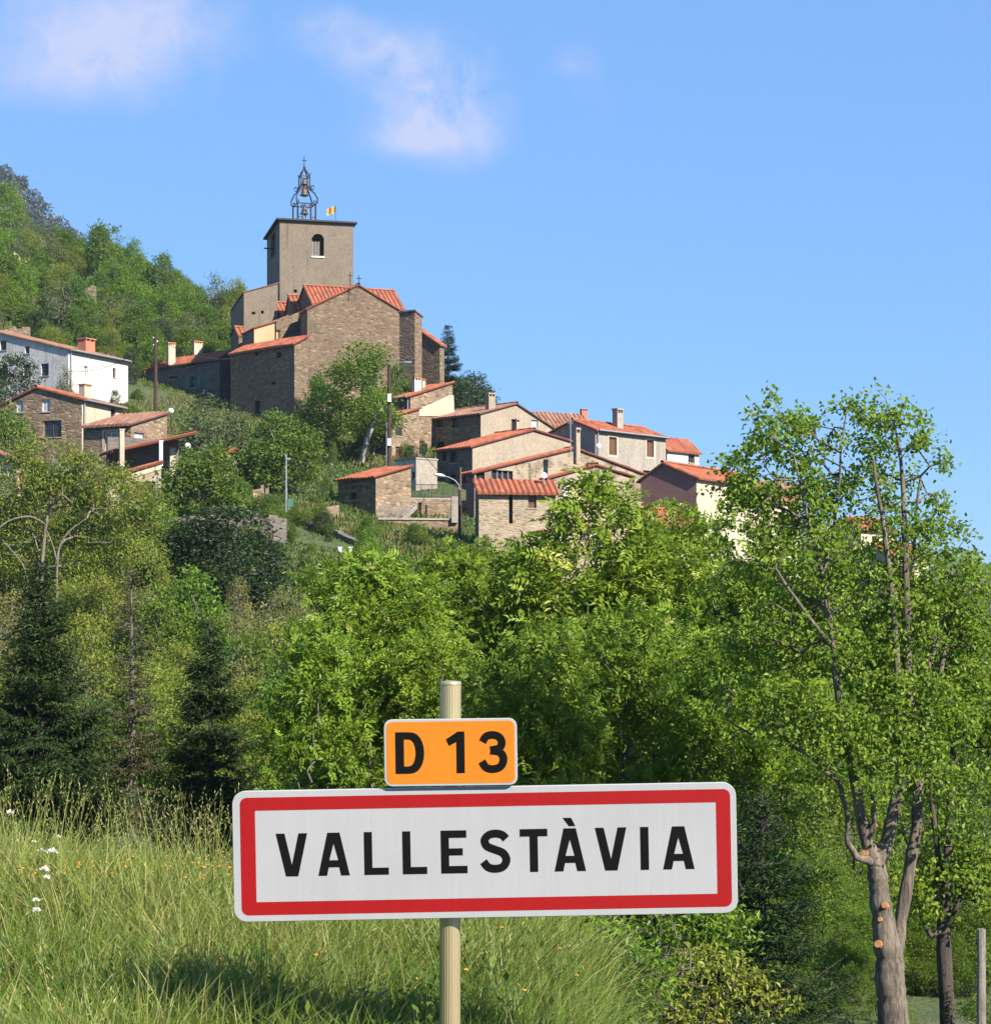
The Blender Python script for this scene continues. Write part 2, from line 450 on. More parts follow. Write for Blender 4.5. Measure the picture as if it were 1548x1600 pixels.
def build_ground():
    ys = np.concatenate([np.linspace(-40, 2, 12), np.linspace(3, 16, 40), np.geomspace(16.7, 420, 150), np.geomspace(450, 5000, 16)])
    us = np.linspace(-1, 1, 171); us = np.sign(us) * np.abs(us) ** 1.5
    X = us[None, :] * (26 + np.maximum(ys, 0) * .62)[:, None]
    Y = np.repeat(ys[:, None], len(us), 1)
    Z = ground_arr(X, Y).reshape(X.shape)
    rng = np.random.RandomState(3)
    fx = (X + 3000).ravel(); fy = (Y + 3000).ravel()
    nz = np.zeros(len(fx))
    for sc_, am in ((9.0, .9), (3.0, .35)): nz += am * (np.sin(fx / sc_ + 1.7 * np.sin(fy / sc_ * .8)) * np.sin(fy / sc_ * 1.1 + 1.3 * np.sin(fx / sc_ * .7)))
    Z = Z + nz.reshape(X.shape) * np.clip((Y - 30) / 200, 0, .35)
    V = np.stack([X, Y, Z], 2).reshape(-1, 3)
    nu = len(us); i = np.arange((len(ys) - 1) * nu).reshape(-1, nu)[:, :-1].ravel()
    Fq = np.stack([i, i + 1, i + nu + 1, i + nu], 1)
    m, nt, b, _ = new_mat('hillside_turf')
    co = coords(nt)
    n1 = noise(nt, co, .25, 6, .65); n2 = noise(nt, co, 2.5, 6, .7)
    c = ramp(nt, n1, [(.38, (.055, .10, .02)), (.52, (.09, .13, .03)), (.60, (.16, .13, .07))])
    c = mixc(nt, .55, c, ramp(nt, n2, [(.3, (.02, .035, .012)), (.55, (.08, .13, .03)), (.75, (.17, .15, .08))]))
    base(nt, b, c); b.inputs['Roughness'].default_value = .95
    bump(nt, b, n2, 1.0, .4)
    tag(link_mesh('ground', V, Fq, m, smooth=True), kind='structure')


build_ground()

# ------------------------------------------------------------------ the road sign
def film(name, col, band=.05, rough=.38):
    m, nt, b, _ = new_mat(name)
    n = noise(nt, coords(nt, (1, 1, .04)), 60, 2); n2 = noise(nt, coords(nt), 3, 5)
    c = ramp(nt, n, [(.4, tuple(k * (1 - band) for k in col)), (.6, col)])
    c = mixc(nt, 1.0, c, ramp(nt, n2, [(.3, (.93, .93, .925)), (.6, (1, 1, 1))]), 'MULTIPLY')
    # small scuffs and specks of dirt
    c = mixc(nt, 1.0, c, ramp(nt, noise(nt, coords(nt, (1, 1, .5)), 38, 9, .7), [(.27, (.72, .70, .66)), (.34, (1, 1, 1))]), 'MULTIPLY')
    base(nt, b, c); b.inputs['Roughness'].default_value = rough
    b.inputs['Specular IOR Level'].default_value = .3
    return m


def rounded(w, h, r, n=8):
    pts = []
    for cx, cy, a0 in ((w / 2 - r, h / 2 - r, 0), (-w / 2 + r, h / 2 - r, 90), (-w / 2 + r, -h / 2 + r, 180), (w / 2 - r, -h / 2 + r, 270)):
        for k in range(n + 1):
            a = rad(a0 + 90 * k / n); pts.append((cx + r * math.cos(a), cy + r * math.sin(a)))
    return pts


def glyph(ch):
    """outlines of road lettering in photograph pixels: list of (outer, holes)"""
    H = 67.0
    def ix(y, w): return 13.5 + y / (H / (w / 2 - 9.5))
    if ch == 'V':
        w = 49; return [([(0, H), (w / 2 - 9.5, 0), (w / 2 + 9.5, 0), (w, H), (w - 13.5, H), (w / 2, .26 * H), (13.5, H)], [])], w
    if ch == 'A':
        w = 49
        return [([(0, 0), (13.5, 0), (ix(13, w), 13), (w - ix(13, w), 13), (w - 13.5, 0), (w, 0), (w / 2 + 9.5, H), (w / 2 - 9.5, H)],
                 [[(ix(24, w) - 1.5, 24), (w - ix(24, w) + 1.5, 24), (w / 2, .75 * H)]])], w
    if ch == 'L': return [([(0, 0), (38, 0), (38, 11), (12.5, 11), (12.5, H), (0, H)], [])], 38
    if ch == 'E': return [([(0, 0), (41, 0), (41, 11.5), (12.5, 11.5), (12.5, 28), (34, 28), (34, 39), (12.5, 39), (12.5, 55.5), (40, 55.5), (40, H), (0, H)], [])], 41
    if ch == 'T': return [([(15.2, 0), (27.8, 0), (27.8, 55.5), (43, 55.5), (43, H), (0, H), (0, 55.5), (15.2, 55.5)], [])], 43
    if ch == 'I': return [([(0, 0), (12.8, 0), (12.8, H), (0, H)], [])], 12.8
    if ch == 'S':
        return [(stroke([(41, 52.5), (35, 58.5), (25, 61), (14, 58.8), (7.5, 51), (11, 41.5), (23, 36), (35.5, 30.5), (41, 20), (36, 9.5), (24.5, 6), (12.5, 8.5), (5, 17.5)], 12.4), [])], 48
    if ch == 'D':
        H2 = 65
        def d(x0, x1, y0, y1, rx):
            p = [(x0, y0), (x1 - rx, y0)]
            for k in range(1, 12): a = rad(-90 + 180 * k / 12); p.append((x1 - rx + rx * math.cos(a) ** .8 if math.cos(a) > 0 else x1 - rx, (y0 + y1) / 2 + (y1 - y0) / 2 * math.sin(a)))
            return p + [(x1 - rx, y1), (x0, y1)]
        return [(d(0, 45, 0, H2, 24), [d(13.5, 31.5, 11.5, H2 - 11.5, 12)])], 45
    if ch == '1': return [([(16, 0), (29, 0), (29, 65), (18.5, 65), (0, 53), (4.5, 42.5), (16, 48.5)], [])], 29
    if ch == '3':
        return [(stroke([(6, 48), (11.5, 56.5), (22, 59), (32, 55.5), (36, 47), (32, 38.5), (18, 35)], 12.2), []),
                (stroke([(18, 34.6), (30, 33), (37, 27), (38, 18), (33, 9), (21.5, 5.8), (11, 8.5), (4.5, 18)], 12.2), [])], 44


def stroke(pts, w):
    """polygon of width w along a smooth line through pts"""
    p = [Vector((a, b, 0)) for a, b in pts]; q = []
    p = [p[0] * 2 - p[1]] + p + [p[-1] * 2 - p[-2]]
    for i in range(1, len(p) - 2):
        for k in range(6):
            t = k / 6; a, b, c, d = p[i - 1:i + 3]
            q.append(.5 * ((2 * b) + (c - a) * t + (2 * a - 5 * b + 4 * c - d) * t * t + (3 * b - a - 3 * c + d) * t ** 3))
    q.append(p[-2])
    l, r = [], []
    for i, v in enumerate(q):
        t = (q[min(i + 1, len(q) - 1)] - q[max(i - 1, 0)]).normalized(); n = Vector((-t.y, t.x, 0)) * w / 2
        l.append((v.x + n.x, v.y + n.y)); r.append((v.x - n.x, v.y - n.y))
    return l + r[::-1]


def road_sign():
    D = 6.93; s = D / F_PX
    white = film('white_reflective_film', (.355, .355, .36), .03); red = film('red_film', (.295, .006, .006), .05); orange = film('orange_film', (.57, .175, .010), .03)
    alu = plain('champagne_post', (.56, .45, .25), .32, .6, .05); edge = plain('plate_edge', (.62, .60, .55), .45, .3)
    X0 = P(702, 1200, 7.0).x
    gz = ground(X0, 7.0)
    root = thing('road_sign', 'white town sign VALLESTÀVIA with red border and orange D 13 plate on a post', 'road sign', (X0, 7.0, gz))
    # fluted post
    top = P(703, 1068, 7.0).z; r0 = .0365; n = 144
    prof = [r0 * (1 + .012 * math.cos(24 * 2 * PI * k / n)) for k in range(n)]
    lean = Vector((.004, 0, 0))
    mb = MB(); vs = []; zs = [gz - .4, top]
    for j, z in enumerate(zs):
        for k in range(n): vs.append((X0 + lean.x * j + prof[k] * math.cos(2 * PI * k / n), 7.0 + prof[k] * math.sin(2 * PI * k / n), z))
    mb.add(vs, [(k, (k + 1) % n, n + (k + 1) % n, n + k) for k in range(n)])
    mb.build('post', alu, root, smooth=False)
    cap = MB(); cap.lathe((X0 + .004, 7.0, top), [(.0385, -.004), (.0385, .003), (.034, .008), (0.001, .011)], 32); cap.build('post_cap', alu, root, smooth=True)

    def frame(cx, cy, roll, depth):
        O = P(cx, cy, D); r = rad(roll); ex = Vector((math.cos(r), 0, math.sin(r))) * s; ez = Vector((-math.sin(r), 0, math.cos(r))) * s
        return lambda u, v, f=0.0: O + ex * u + ez * v + Vector((0, -(depth + f), 0))

    def plate(q, w, h, r, th, name, film_mat, margin, band, parts, body):
        m = MB(); m.prism([q(u, v) for u, v in rounded(w, h, r)], (0, th, 0), 0)
        # rolled rim behind the face
        rim = [q(u, v, -.004) for u, v in rounded(w + 1.6, h + 1.6, r + .8)]
        m.prism(rim, (0, th - .008, 0), 1)
        return m.build(name, [film_mat, edge], root)

    # ---- town plate
    q = frame(757.5, 1332, 1.06, 0.0)
    plate(q, 786, 203, 20, .030, 'town_plate', white, 0, 0, None, None)
    b = MB(); b.prism([q(u + 1.5, v, .0006) for u, v in rounded(766, 184, 11)], (0, .0005, 0), 0, [[q(u + 2, v, .0006) for u, v in rounded(720, 143, 1.2, 3)]])
    b.build('red_border', red, root)
    let = MB()
    for ch, u0, acc in (('V', -301.5, 0), ('A', -236, 0), ('L', -169.5, 0), ('L', -109.5, 0), ('E', -48, 0), ('S', 16.5, 0), ('T', 76.5, 0), ('A', 133, 1), ('V', 197, 0), ('I', 249.5, 0), ('A', 302.5, 0)):
        g, w = glyph(ch)
        for outer, holes in g:
            let.prism([q(x + u0 - w / 2, y - 32, .0012) for x, y in outer], (0, .001, 0), 0, [[q(x + u0 - w / 2, y - 32, .0012) for x, y in h] for h in holes])
        if acc:
            let.prism([q(u0 + x, y, .0012) for x, y in ((-10.5, 51.5), (2.5, 51.5), (9, 38.5), (-1, 38.5))], (0, .001, 0))
    let.build('lettering', M['letter_black'], root)
    # ---- road number plate, a little proud of the town plate
    q2 = frame(704, 1175.5, .75, .018)
    plate(q2, 206, 103, 12, .030, 'number_plate', white, 0, 0, None, None)
    o = MB(); o.prism([q2(u, v, .0006) for u, v in rounded(200, 97, 9.5)], (0, .0005, 0)); o.build('orange_face', orange, root)
    num = MB()
    for ch, u0 in (('D', -63.5), ('1', 7.5), ('3', 66)):
        g, w = glyph(ch)
        for k, (outer, holes) in enumerate(g):
            num.prism([q2(x + u0 - w / 2, y - 32.5, .0012 + .0003 * k) for x, y in outer], (0, .001, 0), 0, [[q2(x + u0 - w / 2, y - 32.5, .0012) for x, y in h] for h in holes])
    num.build('lettering', M['letter_black'], root)
    # clamps behind the plates
    for py in (1158, 1192, 1290, 1375):
        c = MB(); z = P(703, py, 7).z
        c.box((X0 - .06, 6.952 if py > 1200 else 6.94, z - .012), (.12, 0, 0), (0, .09, 0), (0, 0, .024)); c.build('clamp', M['zinc'], root)


road_sign()


# ------------------------------------------------------------------ meadow
def ray_ground(px, py, h=0.0, d0=4.0, d1=14.0):
    best = None
    for d in np.linspace(d0, d1, 300):
        p = P(px, py, d)
        if p.z <= ground(p.x, p.y) + h: return p
    p = P(px, py, d1); return p


def blades(rng, bx, by, bz, h, w, lean, curl, tint):
    """curved grass blades: 4 pairs of points each"""
    n = len(bx); az = rng.uniform(0, 2 * PI, n); face = rng.uniform(0, 2 * PI, n)
    ux, uy = np.cos(az), np.sin(az); sx, sy = np.cos(face) * w / 2, np.sin(face) * w / 2
    V = np.empty((n, 8, 3))
    for k, (t, ww) in enumerate(((0, 1), (.4, .9), (.75, .6), (1, .08))):
        off = lean * t + curl * t * t
        z = h * (t - .35 * np.minimum(curl / h, 1.2) * t * t)
        cx, cy, cz = bx + ux * off, by + uy * off, bz + z
        V[:, 2 * k] = np.stack([cx - sx * ww, cy - sy * ww, cz], 1); V[:, 2 * k + 1] = np.stack([cx + sx * ww, cy + sy * ww, cz], 1)
    b = np.arange(n)[:, None] * 8
    F = np.concatenate([b + np.array([[0, 1, 3, 2]]), b + np.array([[2, 3, 5, 4]]), b + np.array([[4, 5, 7, 6]])])
    return V.reshape(-1, 3), F, np.repeat(tint, 8)


def vnoise(x, y, s, seed):
    """smooth value noise for patches"""
    r = np.random.RandomState(seed).rand(64, 64); x = x / s; y = y / s
    xi, yi = np.floor(x).astype(int), np.floor(y).astype(int); fx, fy = x - xi, y - yi; fx = fx * fx * (3 - 2 * fx); fy = fy * fy * (3 - 2 * fy)
    g = lambda a, b: r[a % 64, b % 64]
    return (g(xi, yi) * (1 - fx) + g(xi + 1, yi) * fx) * (1 - fy) + (g(xi, yi + 1) * (1 - fx) + g(xi + 1, yi + 1) * fx) * fy


def meadow():
    rng = np.random.RandomState(11)
    n = 230000
    d = 3.6 + 10.4 * rng.rand(n) ** 1.15; px = rng.uniform(-420, 1180, n)
    x = (px - 774) / F_PX * d + rng.normal(0, .12, n); y = d
    keep = (x < .74 - .02 * y) & ~((np.abs(x + .16) < .05) & (np.abs(y - 7) < .05))
    x, y = x[keep], y[keep]; n = len(x)
    z = ground_arr(x, y) - .02
    pn = vnoise(x + 20, y + 20, .7, 5); pn2 = vnoise(x + 50, y + 50, .22, 6)
    h = (.18 + .17 * pn + .15 * pn2) * rng.uniform(.4, 1.25, n)
    h *= np.where((y < 7.0) & (x > -1.15), .62, np.where(y < 6.2, .85, 1.0)) * np.clip(1.1 - .35 * np.maximum(x, 0), .5, 1.1)
    w = rng.uniform(.0022, .0060, n) * (1 + .05 * y)
    lean = rng.uniform(0, .6, n) * h; curl = np.abs(rng.normal(0, .5, n)) * h
    t = np.clip(.18 + .50 * pn + rng.normal(0, .16, n) + .12 * (y - 7) / 5, 0, .74)
    dry = rng.rand(n) < .05 + .13 * (pn2 > .58); t[dry] = rng.uniform(.78, 1.0, dry.sum())
    V1, F1, T1 = blades(rng, x, y, z, h, w, lean, curl, t)
    # tall seeding stalks, more of them along the crest
    m = 2300
    d2 = np.where(rng.rand(m) < .55, rng.uniform(9.3, 12.2, m), rng.uniform(4.5, 11, m)); px2 = rng.uniform(-420, 900, m)
    x2 = (px2 - 774) / F_PX * d2; z2 = ground_arr(x2, d2)
    h2 = rng.uniform(.36, .74, m) * np.where(d2 > 9, 1.06, .8) * np.where((d2 < 7.3) & (x2 > -1.1), .45, 1)
    V2, F2, T2 = blades(rng, x2, d2, z2, h2, np.full(m, .0042), rng.uniform(.02, .18, m), np.abs(rng.normal(0, .11, m)), rng.uniform(.5, .86, m))
    # seed heads: small slivers near the tip
    tip = (V2.reshape(m, 8, 3)[:, 6] + V2.reshape(m, 8, 3)[:, 7]) / 2; bel = (V2.reshape(m, 8, 3)[:, 4] + V2.reshape(m, 8, 3)[:, 5]) / 2
    reps = 7; s = np.tile(np.linspace(.25, 1.0, reps), (m, 1)).ravel()
    A = np.repeat(tip, reps, 0); B = np.repeat(bel, reps, 0); base = B + (A - B) * s[:, None]
    k = len(base); dirv = rng.normal(0, .35, (k, 3)) + np.repeat((tip - bel) / np.linalg.norm(tip - bel, axis=1)[:, None], reps, 0); dirv /= np.linalg.norm(dirv, axis=1)[:, None]
    side = np.cross(dirv, rng.normal(0, 1, (k, 3))); side /= np.linalg.norm(side, axis=1)[:, None]
    L = rng.uniform(.014, .03, k)[:, None]
    V3 = np.stack([base, base + dirv * L * .5 + side * .0022, base + dirv * L, base + dirv * L * .5 - side * .0022], 1).reshape(-1, 3)
    F3 = np.arange(4 * k).reshape(k, 4); T3 = np.repeat(rng.uniform(.68, .94, k), 4)
    # broad leafy weeds low in the meadow
    mw = 5200
    d4 = rng.uniform(4.2, 11, mw); px4 = rng.uniform(-300, 1000, mw); x4 = (px4 - 774) / F_PX * d4; ok = vnoise(x4 + 9, d4 + 9, .5, 8) > .5
    x4, d4 = x4[ok], d4[ok]; k4 = len(x4); c4 = np.stack([x4, d4, ground_arr(x4, d4) + rng.uniform(.05, .28, k4)], 1)
    c4 = np.repeat(c4, 6, 0) + rng.normal(0, .035, (k4 * 6, 3)); k = len(c4)
    dv = rng.normal(0, 1, (k, 3)); dv[:, 2] = np.abs(dv[:, 2]) * .5 + .15; dv /= np.linalg.norm(dv, axis=1)[:, None]
    sd = np.cross(dv, [0, 0, 1.]); sd /= np.linalg.norm(sd, axis=1)[:, None]; L = rng.uniform(.03, .075, k)[:, None]
    V4 = np.stack([c4, c4 + dv * L * .5 + sd * L * .2, c4 + dv * L, c4 + dv * L * .5 - sd * L * .2], 1).reshape(-1, 3)
    F4 = np.arange(4 * k).reshape(k, 4); T4 = np.repeat(rng.uniform(.0, .4, k), 4)
    V, F, T = [V1, V2, V3, V4], [], np.concatenate([T1, T2, T3, T4]); off = 0
    for v, f in zip(V, (F1, F2, F3, F4)): F.append(f + off); off += len(v)
    g = leaf_mat('grass_blades', [(0, (.036, .085, .010)), (.35, (.09, .15, .020)), (.7, (.165, .205, .042)), (.8, (.24, .235, .085)), (1, (.33, .295, .15))], .3, (.30, .36, .08), .5, .3)
    tag(link_mesh('meadow_grass', np.concatenate(V), np.concatenate(F), g, tint=T, smooth=True), 'tall unmown meadow grass with dry seed heads on the bank behind the sign', 'grass', kind='stuff')
    # tiny orange flowers, too small and scattered to count
    mb = MB()
    for k in range(120):
        if k < 104: p = ray_ground(rng.uniform(30, 360), 1352 + rng.normal(0, 14), .33)
        else: p = ray_ground(rng.uniform(20, 950), rng.uniform(1300, 1580), .30)
        r = rng.uniform(.005, .011)
        mb.lathe(p, [(r * .3, -r * .5), (r, 0), (r * .7, r * .5), (.0005, r * .6)], 5)
    tag(mb.build('wild_flowers', plain('orange_petals', (.75, .30, .03), .7)), 'tiny orange wild flowers dotted through the meadow grass', 'flowers', kind='stuff')
    # white wild flowers, one object each
    wm = plain('white_petals', (.80, .79, .76), .6, 0, .05); sm = plain('flower_stem', (.10, .16, .04), .7)
    labs = ['white wild flower alone against the grass at the meadow left edge', 'white wild flower head, higher of the pair near the crest', 'small cream wild flower left of the white pair',
            'white wild flower, left one of two at the same height', 'largest white wild flower, right one of two at the same height', 'double white wild flower head, upper bloom of the pair in mid meadow',
            'double white wild flower head, lower bloom of the pair in mid meadow', 'white wild flower in the lower meadow, upper of two', 'white wild flower in the lower meadow, lowest of all']
    for (px, py, r), lab in zip(((16, 1271, .020), (91, 1309, .014), (53, 1316, .009), (65, 1331, .014), (82, 1333, .019), (70, 1361, .018), (72, 1373, .014), (56, 1408, .011), (57, 1424, .012)), labs):
        p = ray_ground(px, py, .37); gz = ground(p.x, p.y)
        t = thing('wild_flower', lab, 'flower', (p.x, p.y, gz), 'white flowers in the meadow')
        st = MB(); st.tube([(p.x + .01, p.y, gz), (p.x, p.y, (gz + p.z) / 2), p], [.0025, .002, .0015], 5); st.build('stem', sm, t)
        hd = MB()
        for k in range(60):
            a = Vector(rng.normal(0, 1, 3)).normalized(); a.z = abs(a.z) * .8; b = a.orthogonal().normalized(); c = p + a * r * rng.uniform(.2, .9); l = r * rng.uniform(.6, 1.1)
            hd.add([c, c + a * l * .5 + b * l * .35, c + a * l, c + a * l * .5 - b * l * .35], [(0, 1, 2, 3)])
        hd.build('petals', wm, t)


meadow()

# ------------------------------------------------------------------ buildings
class Frame:
    """a corner of a building at pixel pc and depth d: local a runs right and back along the R face, b left and back along the L face"""
    def __init__(s, d, th, pc):
        s.d = d; s.t = rad(th); s.c = math.cos(s.t); s.s = math.sin(s.t); s.x = (pc - 774) / F_PX * d
        s.er = Vector((s.c, s.s, 0)); s.el = Vector((-s.s, s.c, 0))

    def r(s, px, py=None):
        u = (px - 774) / F_PX; a = (u * s.d - s.x) / (s.c - u * s.s)
        return a if py is None else (a, EYE + (HOR - py) / F_PX * (s.d + a * s.s))

    def l(s, px, py=None):
        u = (px - 774) / F_PX; b = (s.x - u * s.d) / (s.s + u * s.c)
        return b if py is None else (b, EYE + (HOR - py) / F_PX * (s.d + b * s.c))

    def w(s, a, b, z): return Vector((s.x, s.d, z)) + Vector((s.er.x * a + s.el.x * b, s.er.y * a + s.el.y * b, 0))


def face(mb, fn, ts, top, zb, holes, depth, mi, inner):
    """a wall face seen from outside with real openings: fn(t, z, inward) -> point; holes = (t0, t1, z0, z1)"""
    cuts = sorted(set(round(t, 4) for t in list(ts) + [h[0] for h in holes] + [h[1] for h in holes]))
    for t0, t1 in zip(cuts[:-1], cuts[1:]):
        if t1 - t0 < 1e-4: continue
        tm = (t0 + t1) / 2; hs = sorted([h for h in holes if h[0] < tm < h[1]], key=lambda h: h[2]); z = (zb, zb)
        for h in hs:
            mb.quad(fn(t0, z[0], 0), fn(t1, z[1], 0), fn(t1, h[2], 0), fn(t0, h[2], 0), mi); z = (h[3], h[3])
        mb.quad(fn(t0, z[0], 0), fn(t1, z[1], 0), fn(t1, top(t1), 0), fn(t0, top(t0), 0), mi)
    for h in holes:
        a, b, z0, z1 = h[:4]
        mb.quad(fn(a, z0, 0), fn(b, z0, 0), fn(b, z0, depth), fn(a, z0, depth), inner); mb.quad(fn(a, z1, depth), fn(b, z1, depth), fn(b, z1, 0), fn(a, z1, 0), inner)
        mb.quad(fn(a, z0, 0), fn(a, z0, depth), fn(a, z1, depth), fn(a, z1, 0), inner); mb.quad(fn(b, z0, depth), fn(b, z0, 0), fn(b, z1, 0), fn(b, z1, depth), inner)


def slab(fr, ax, p0, p1, t0, t1, ext0=0.0, ext1=0.0, th=.12, period=.34, seed=0, wave=.09):
    """a tiled roof slope on the profile piece p0-p1 (s, z), running from t0 to t1 across; corrugated, returns V, F, UV"""
    (s0, z0), (s1, z1) = p0, p1
    L0 = math.hypot(s1 - s0, z1 - z0); ds, dz = (s1 - s0) / L0, (z1 - z0) / L0
    A = (s0 - ds * ext0, z0 - dz * ext0); B = (s1 + ds * ext1, z1 + dz * ext1)
    L = L0 + ext0 + ext1
    low_first = A[1] <= B[1]
    nc = max(6, int(round((t1 - t0) / period)) * 6); nr = max(2, int(round(L / .42)))
    tt = np.linspace(t0, t1, nc + 1); qq = np.linspace(0, 1, nr + 1)
    rng = np.random.RandomState(seed + 17)
    wv = th + wave * np.abs(np.sin(PI * (tt - t0) / period))
    jit = rng.normal(0, .008, (nr + 1, nc // 6 + 2))
    V = []; UV = []
    f = (lambda s, t, z: fr.w(s, t, z)) if ax == 'R' else (lambda s, t, z: fr.w(t, s, z))
    sag = rng.normal(0, .02, 3)
    for j, q in enumerate(qq):
        s = A[0] + (B[0] - A[0]) * q; z = A[1] + (B[1] - A[1]) * q
        for i, t in enumerate(tt):
            k = (t - t0) / max(1e-6, t1 - t0)
            V.append(f(s, t, z + wv[i] + jit[j, i // 6] + sag[0] * math.sin(k * 3.1) + sag[1] * math.sin(k * 7))); UV.append(((t - t0) / period, (q if low_first else 1 - q) * L / .42 + seed * 7.0))
    n = nc + 1; top = n * (nr + 1); F = []
    for j in range(nr):
        for i in range(nc): F.append((j * n + i, j * n + i + 1, (j + 1) * n + i + 1, (j + 1) * n + i))
    # underside and edges
    for q in (0, 1):
        s = A[0] + (B[0] - A[0]) * q; z = A[1] + (B[1] - A[1]) * q
        for i, t in enumerate(tt): V.append(f(s, t, z + .012)); UV.append(((t - t0) / period, q * L / .42 + .5))
    for i in range(nc):
        F.append((top + i, top + n + i, top + n + i + 1, top + i + 1))
        F.append((i, top + i, top + i + 1, i + 1)); F.append((nr * n + i, nr * n + i + 1, top + n + i + 1, top + n + i))
    F.append((top, *[j * n for j in range(nr + 1)], top + n)); F.append((top + nc, top + n + nc, *[j * n + nc for j in range(nr, -1, -1)]))
    return V, F, UV


def ridge_cap(fr, ax, s, z, t0, t1, r=.13):
    f = (lambda t: fr.w(s, t, z)) if ax == 'R' else (lambda t: fr.w(t, s, z))
    a, b = f(t0), f(t1); n = 7; d = (b - a).normalized(); side = Vector((-d.y, d.x, 0)); m = max(2, int((t1 - t0) / .42)); V = []; UV = []; F = []
    for j in range(m + 1):
        p = a + (b - a) * (j / m)
        for k in range(n): an = PI * k / (n - 1); V.append(p + side * r * math.cos(an) + Vector((0, 0, r * math.sin(an) + .02 * (j % 2)))); UV.append((k / n, j))
    for j in range(m):
        for k in range(n - 1): q = j * n + k; F.append((q, q + 1, q + n + 1, q + n))
    return V, F, UV


def roof_obj(name, pieces, mat, parent):
    V, F, UV = [], [], []
    for v, f, u in pieces:
        n = len(V); V += v; UV += u; F += [tuple(i + n for i in q) for q in f]
    return link_mesh(name, np.array([tuple(v) for v in V]), F, mat, parent, uv=np.array(UV))


SEED = [0]


def build_roof(fr, ax, prof, T, mat, parent, ov=.30, vg=.16, name='roof', th=.12, period=.34):
    pcs = []; n = len(prof)
    for i in range(n - 1):
        SEED[0] += 1
        up = prof[i + 1][1] > prof[i][1]
        e0 = ov if i == 0 else 0.0; e1 = ov if i == n - 2 else 0.0
        if n == 2 and abs(prof[0][1] - prof[1][1]) > .05:      # a single slope: short at its high end
            e0, e1 = (ov, .12) if up else (.12, ov)
        pcs.append(slab(fr, ax, prof[i], prof[i + 1], -vg, T + vg, e0, e1, th, period, SEED[0]))
    for i in range(1, n - 1):
        if prof[i][1] > prof[i - 1][1] and prof[i][1] > prof[i + 1][1]: pcs.append(ridge_cap(fr, ax, prof[i][0], prof[i][1] + th + .02, -vg, T + vg))
    return roof_obj(name, pcs, mat, parent)


STYLE = {  # frame material, pane material, closed shutters?, surround
    'dark': ('dark_frame', 'glass', None), 'white': ('white_paint', 'pale_panel', None), 'brown': ('brown_wood', 'brown_wood', None), 'void': (None, 'dark', None),
    'brown_surround': ('brown_wood', 'brown_wood', 'cream'), 'whiteframe': ('white_paint', 'glass', 'white_wall'), 'green': ('green_paint', 'glass', 'shutters'), 'door': ('brown_wood', 'brown_wood', None),
    'blue': ('white_paint', 'pale_panel', 'shutters_pale'), 'curtain': ('white_paint', 'grey_wood', 'cream'),
}


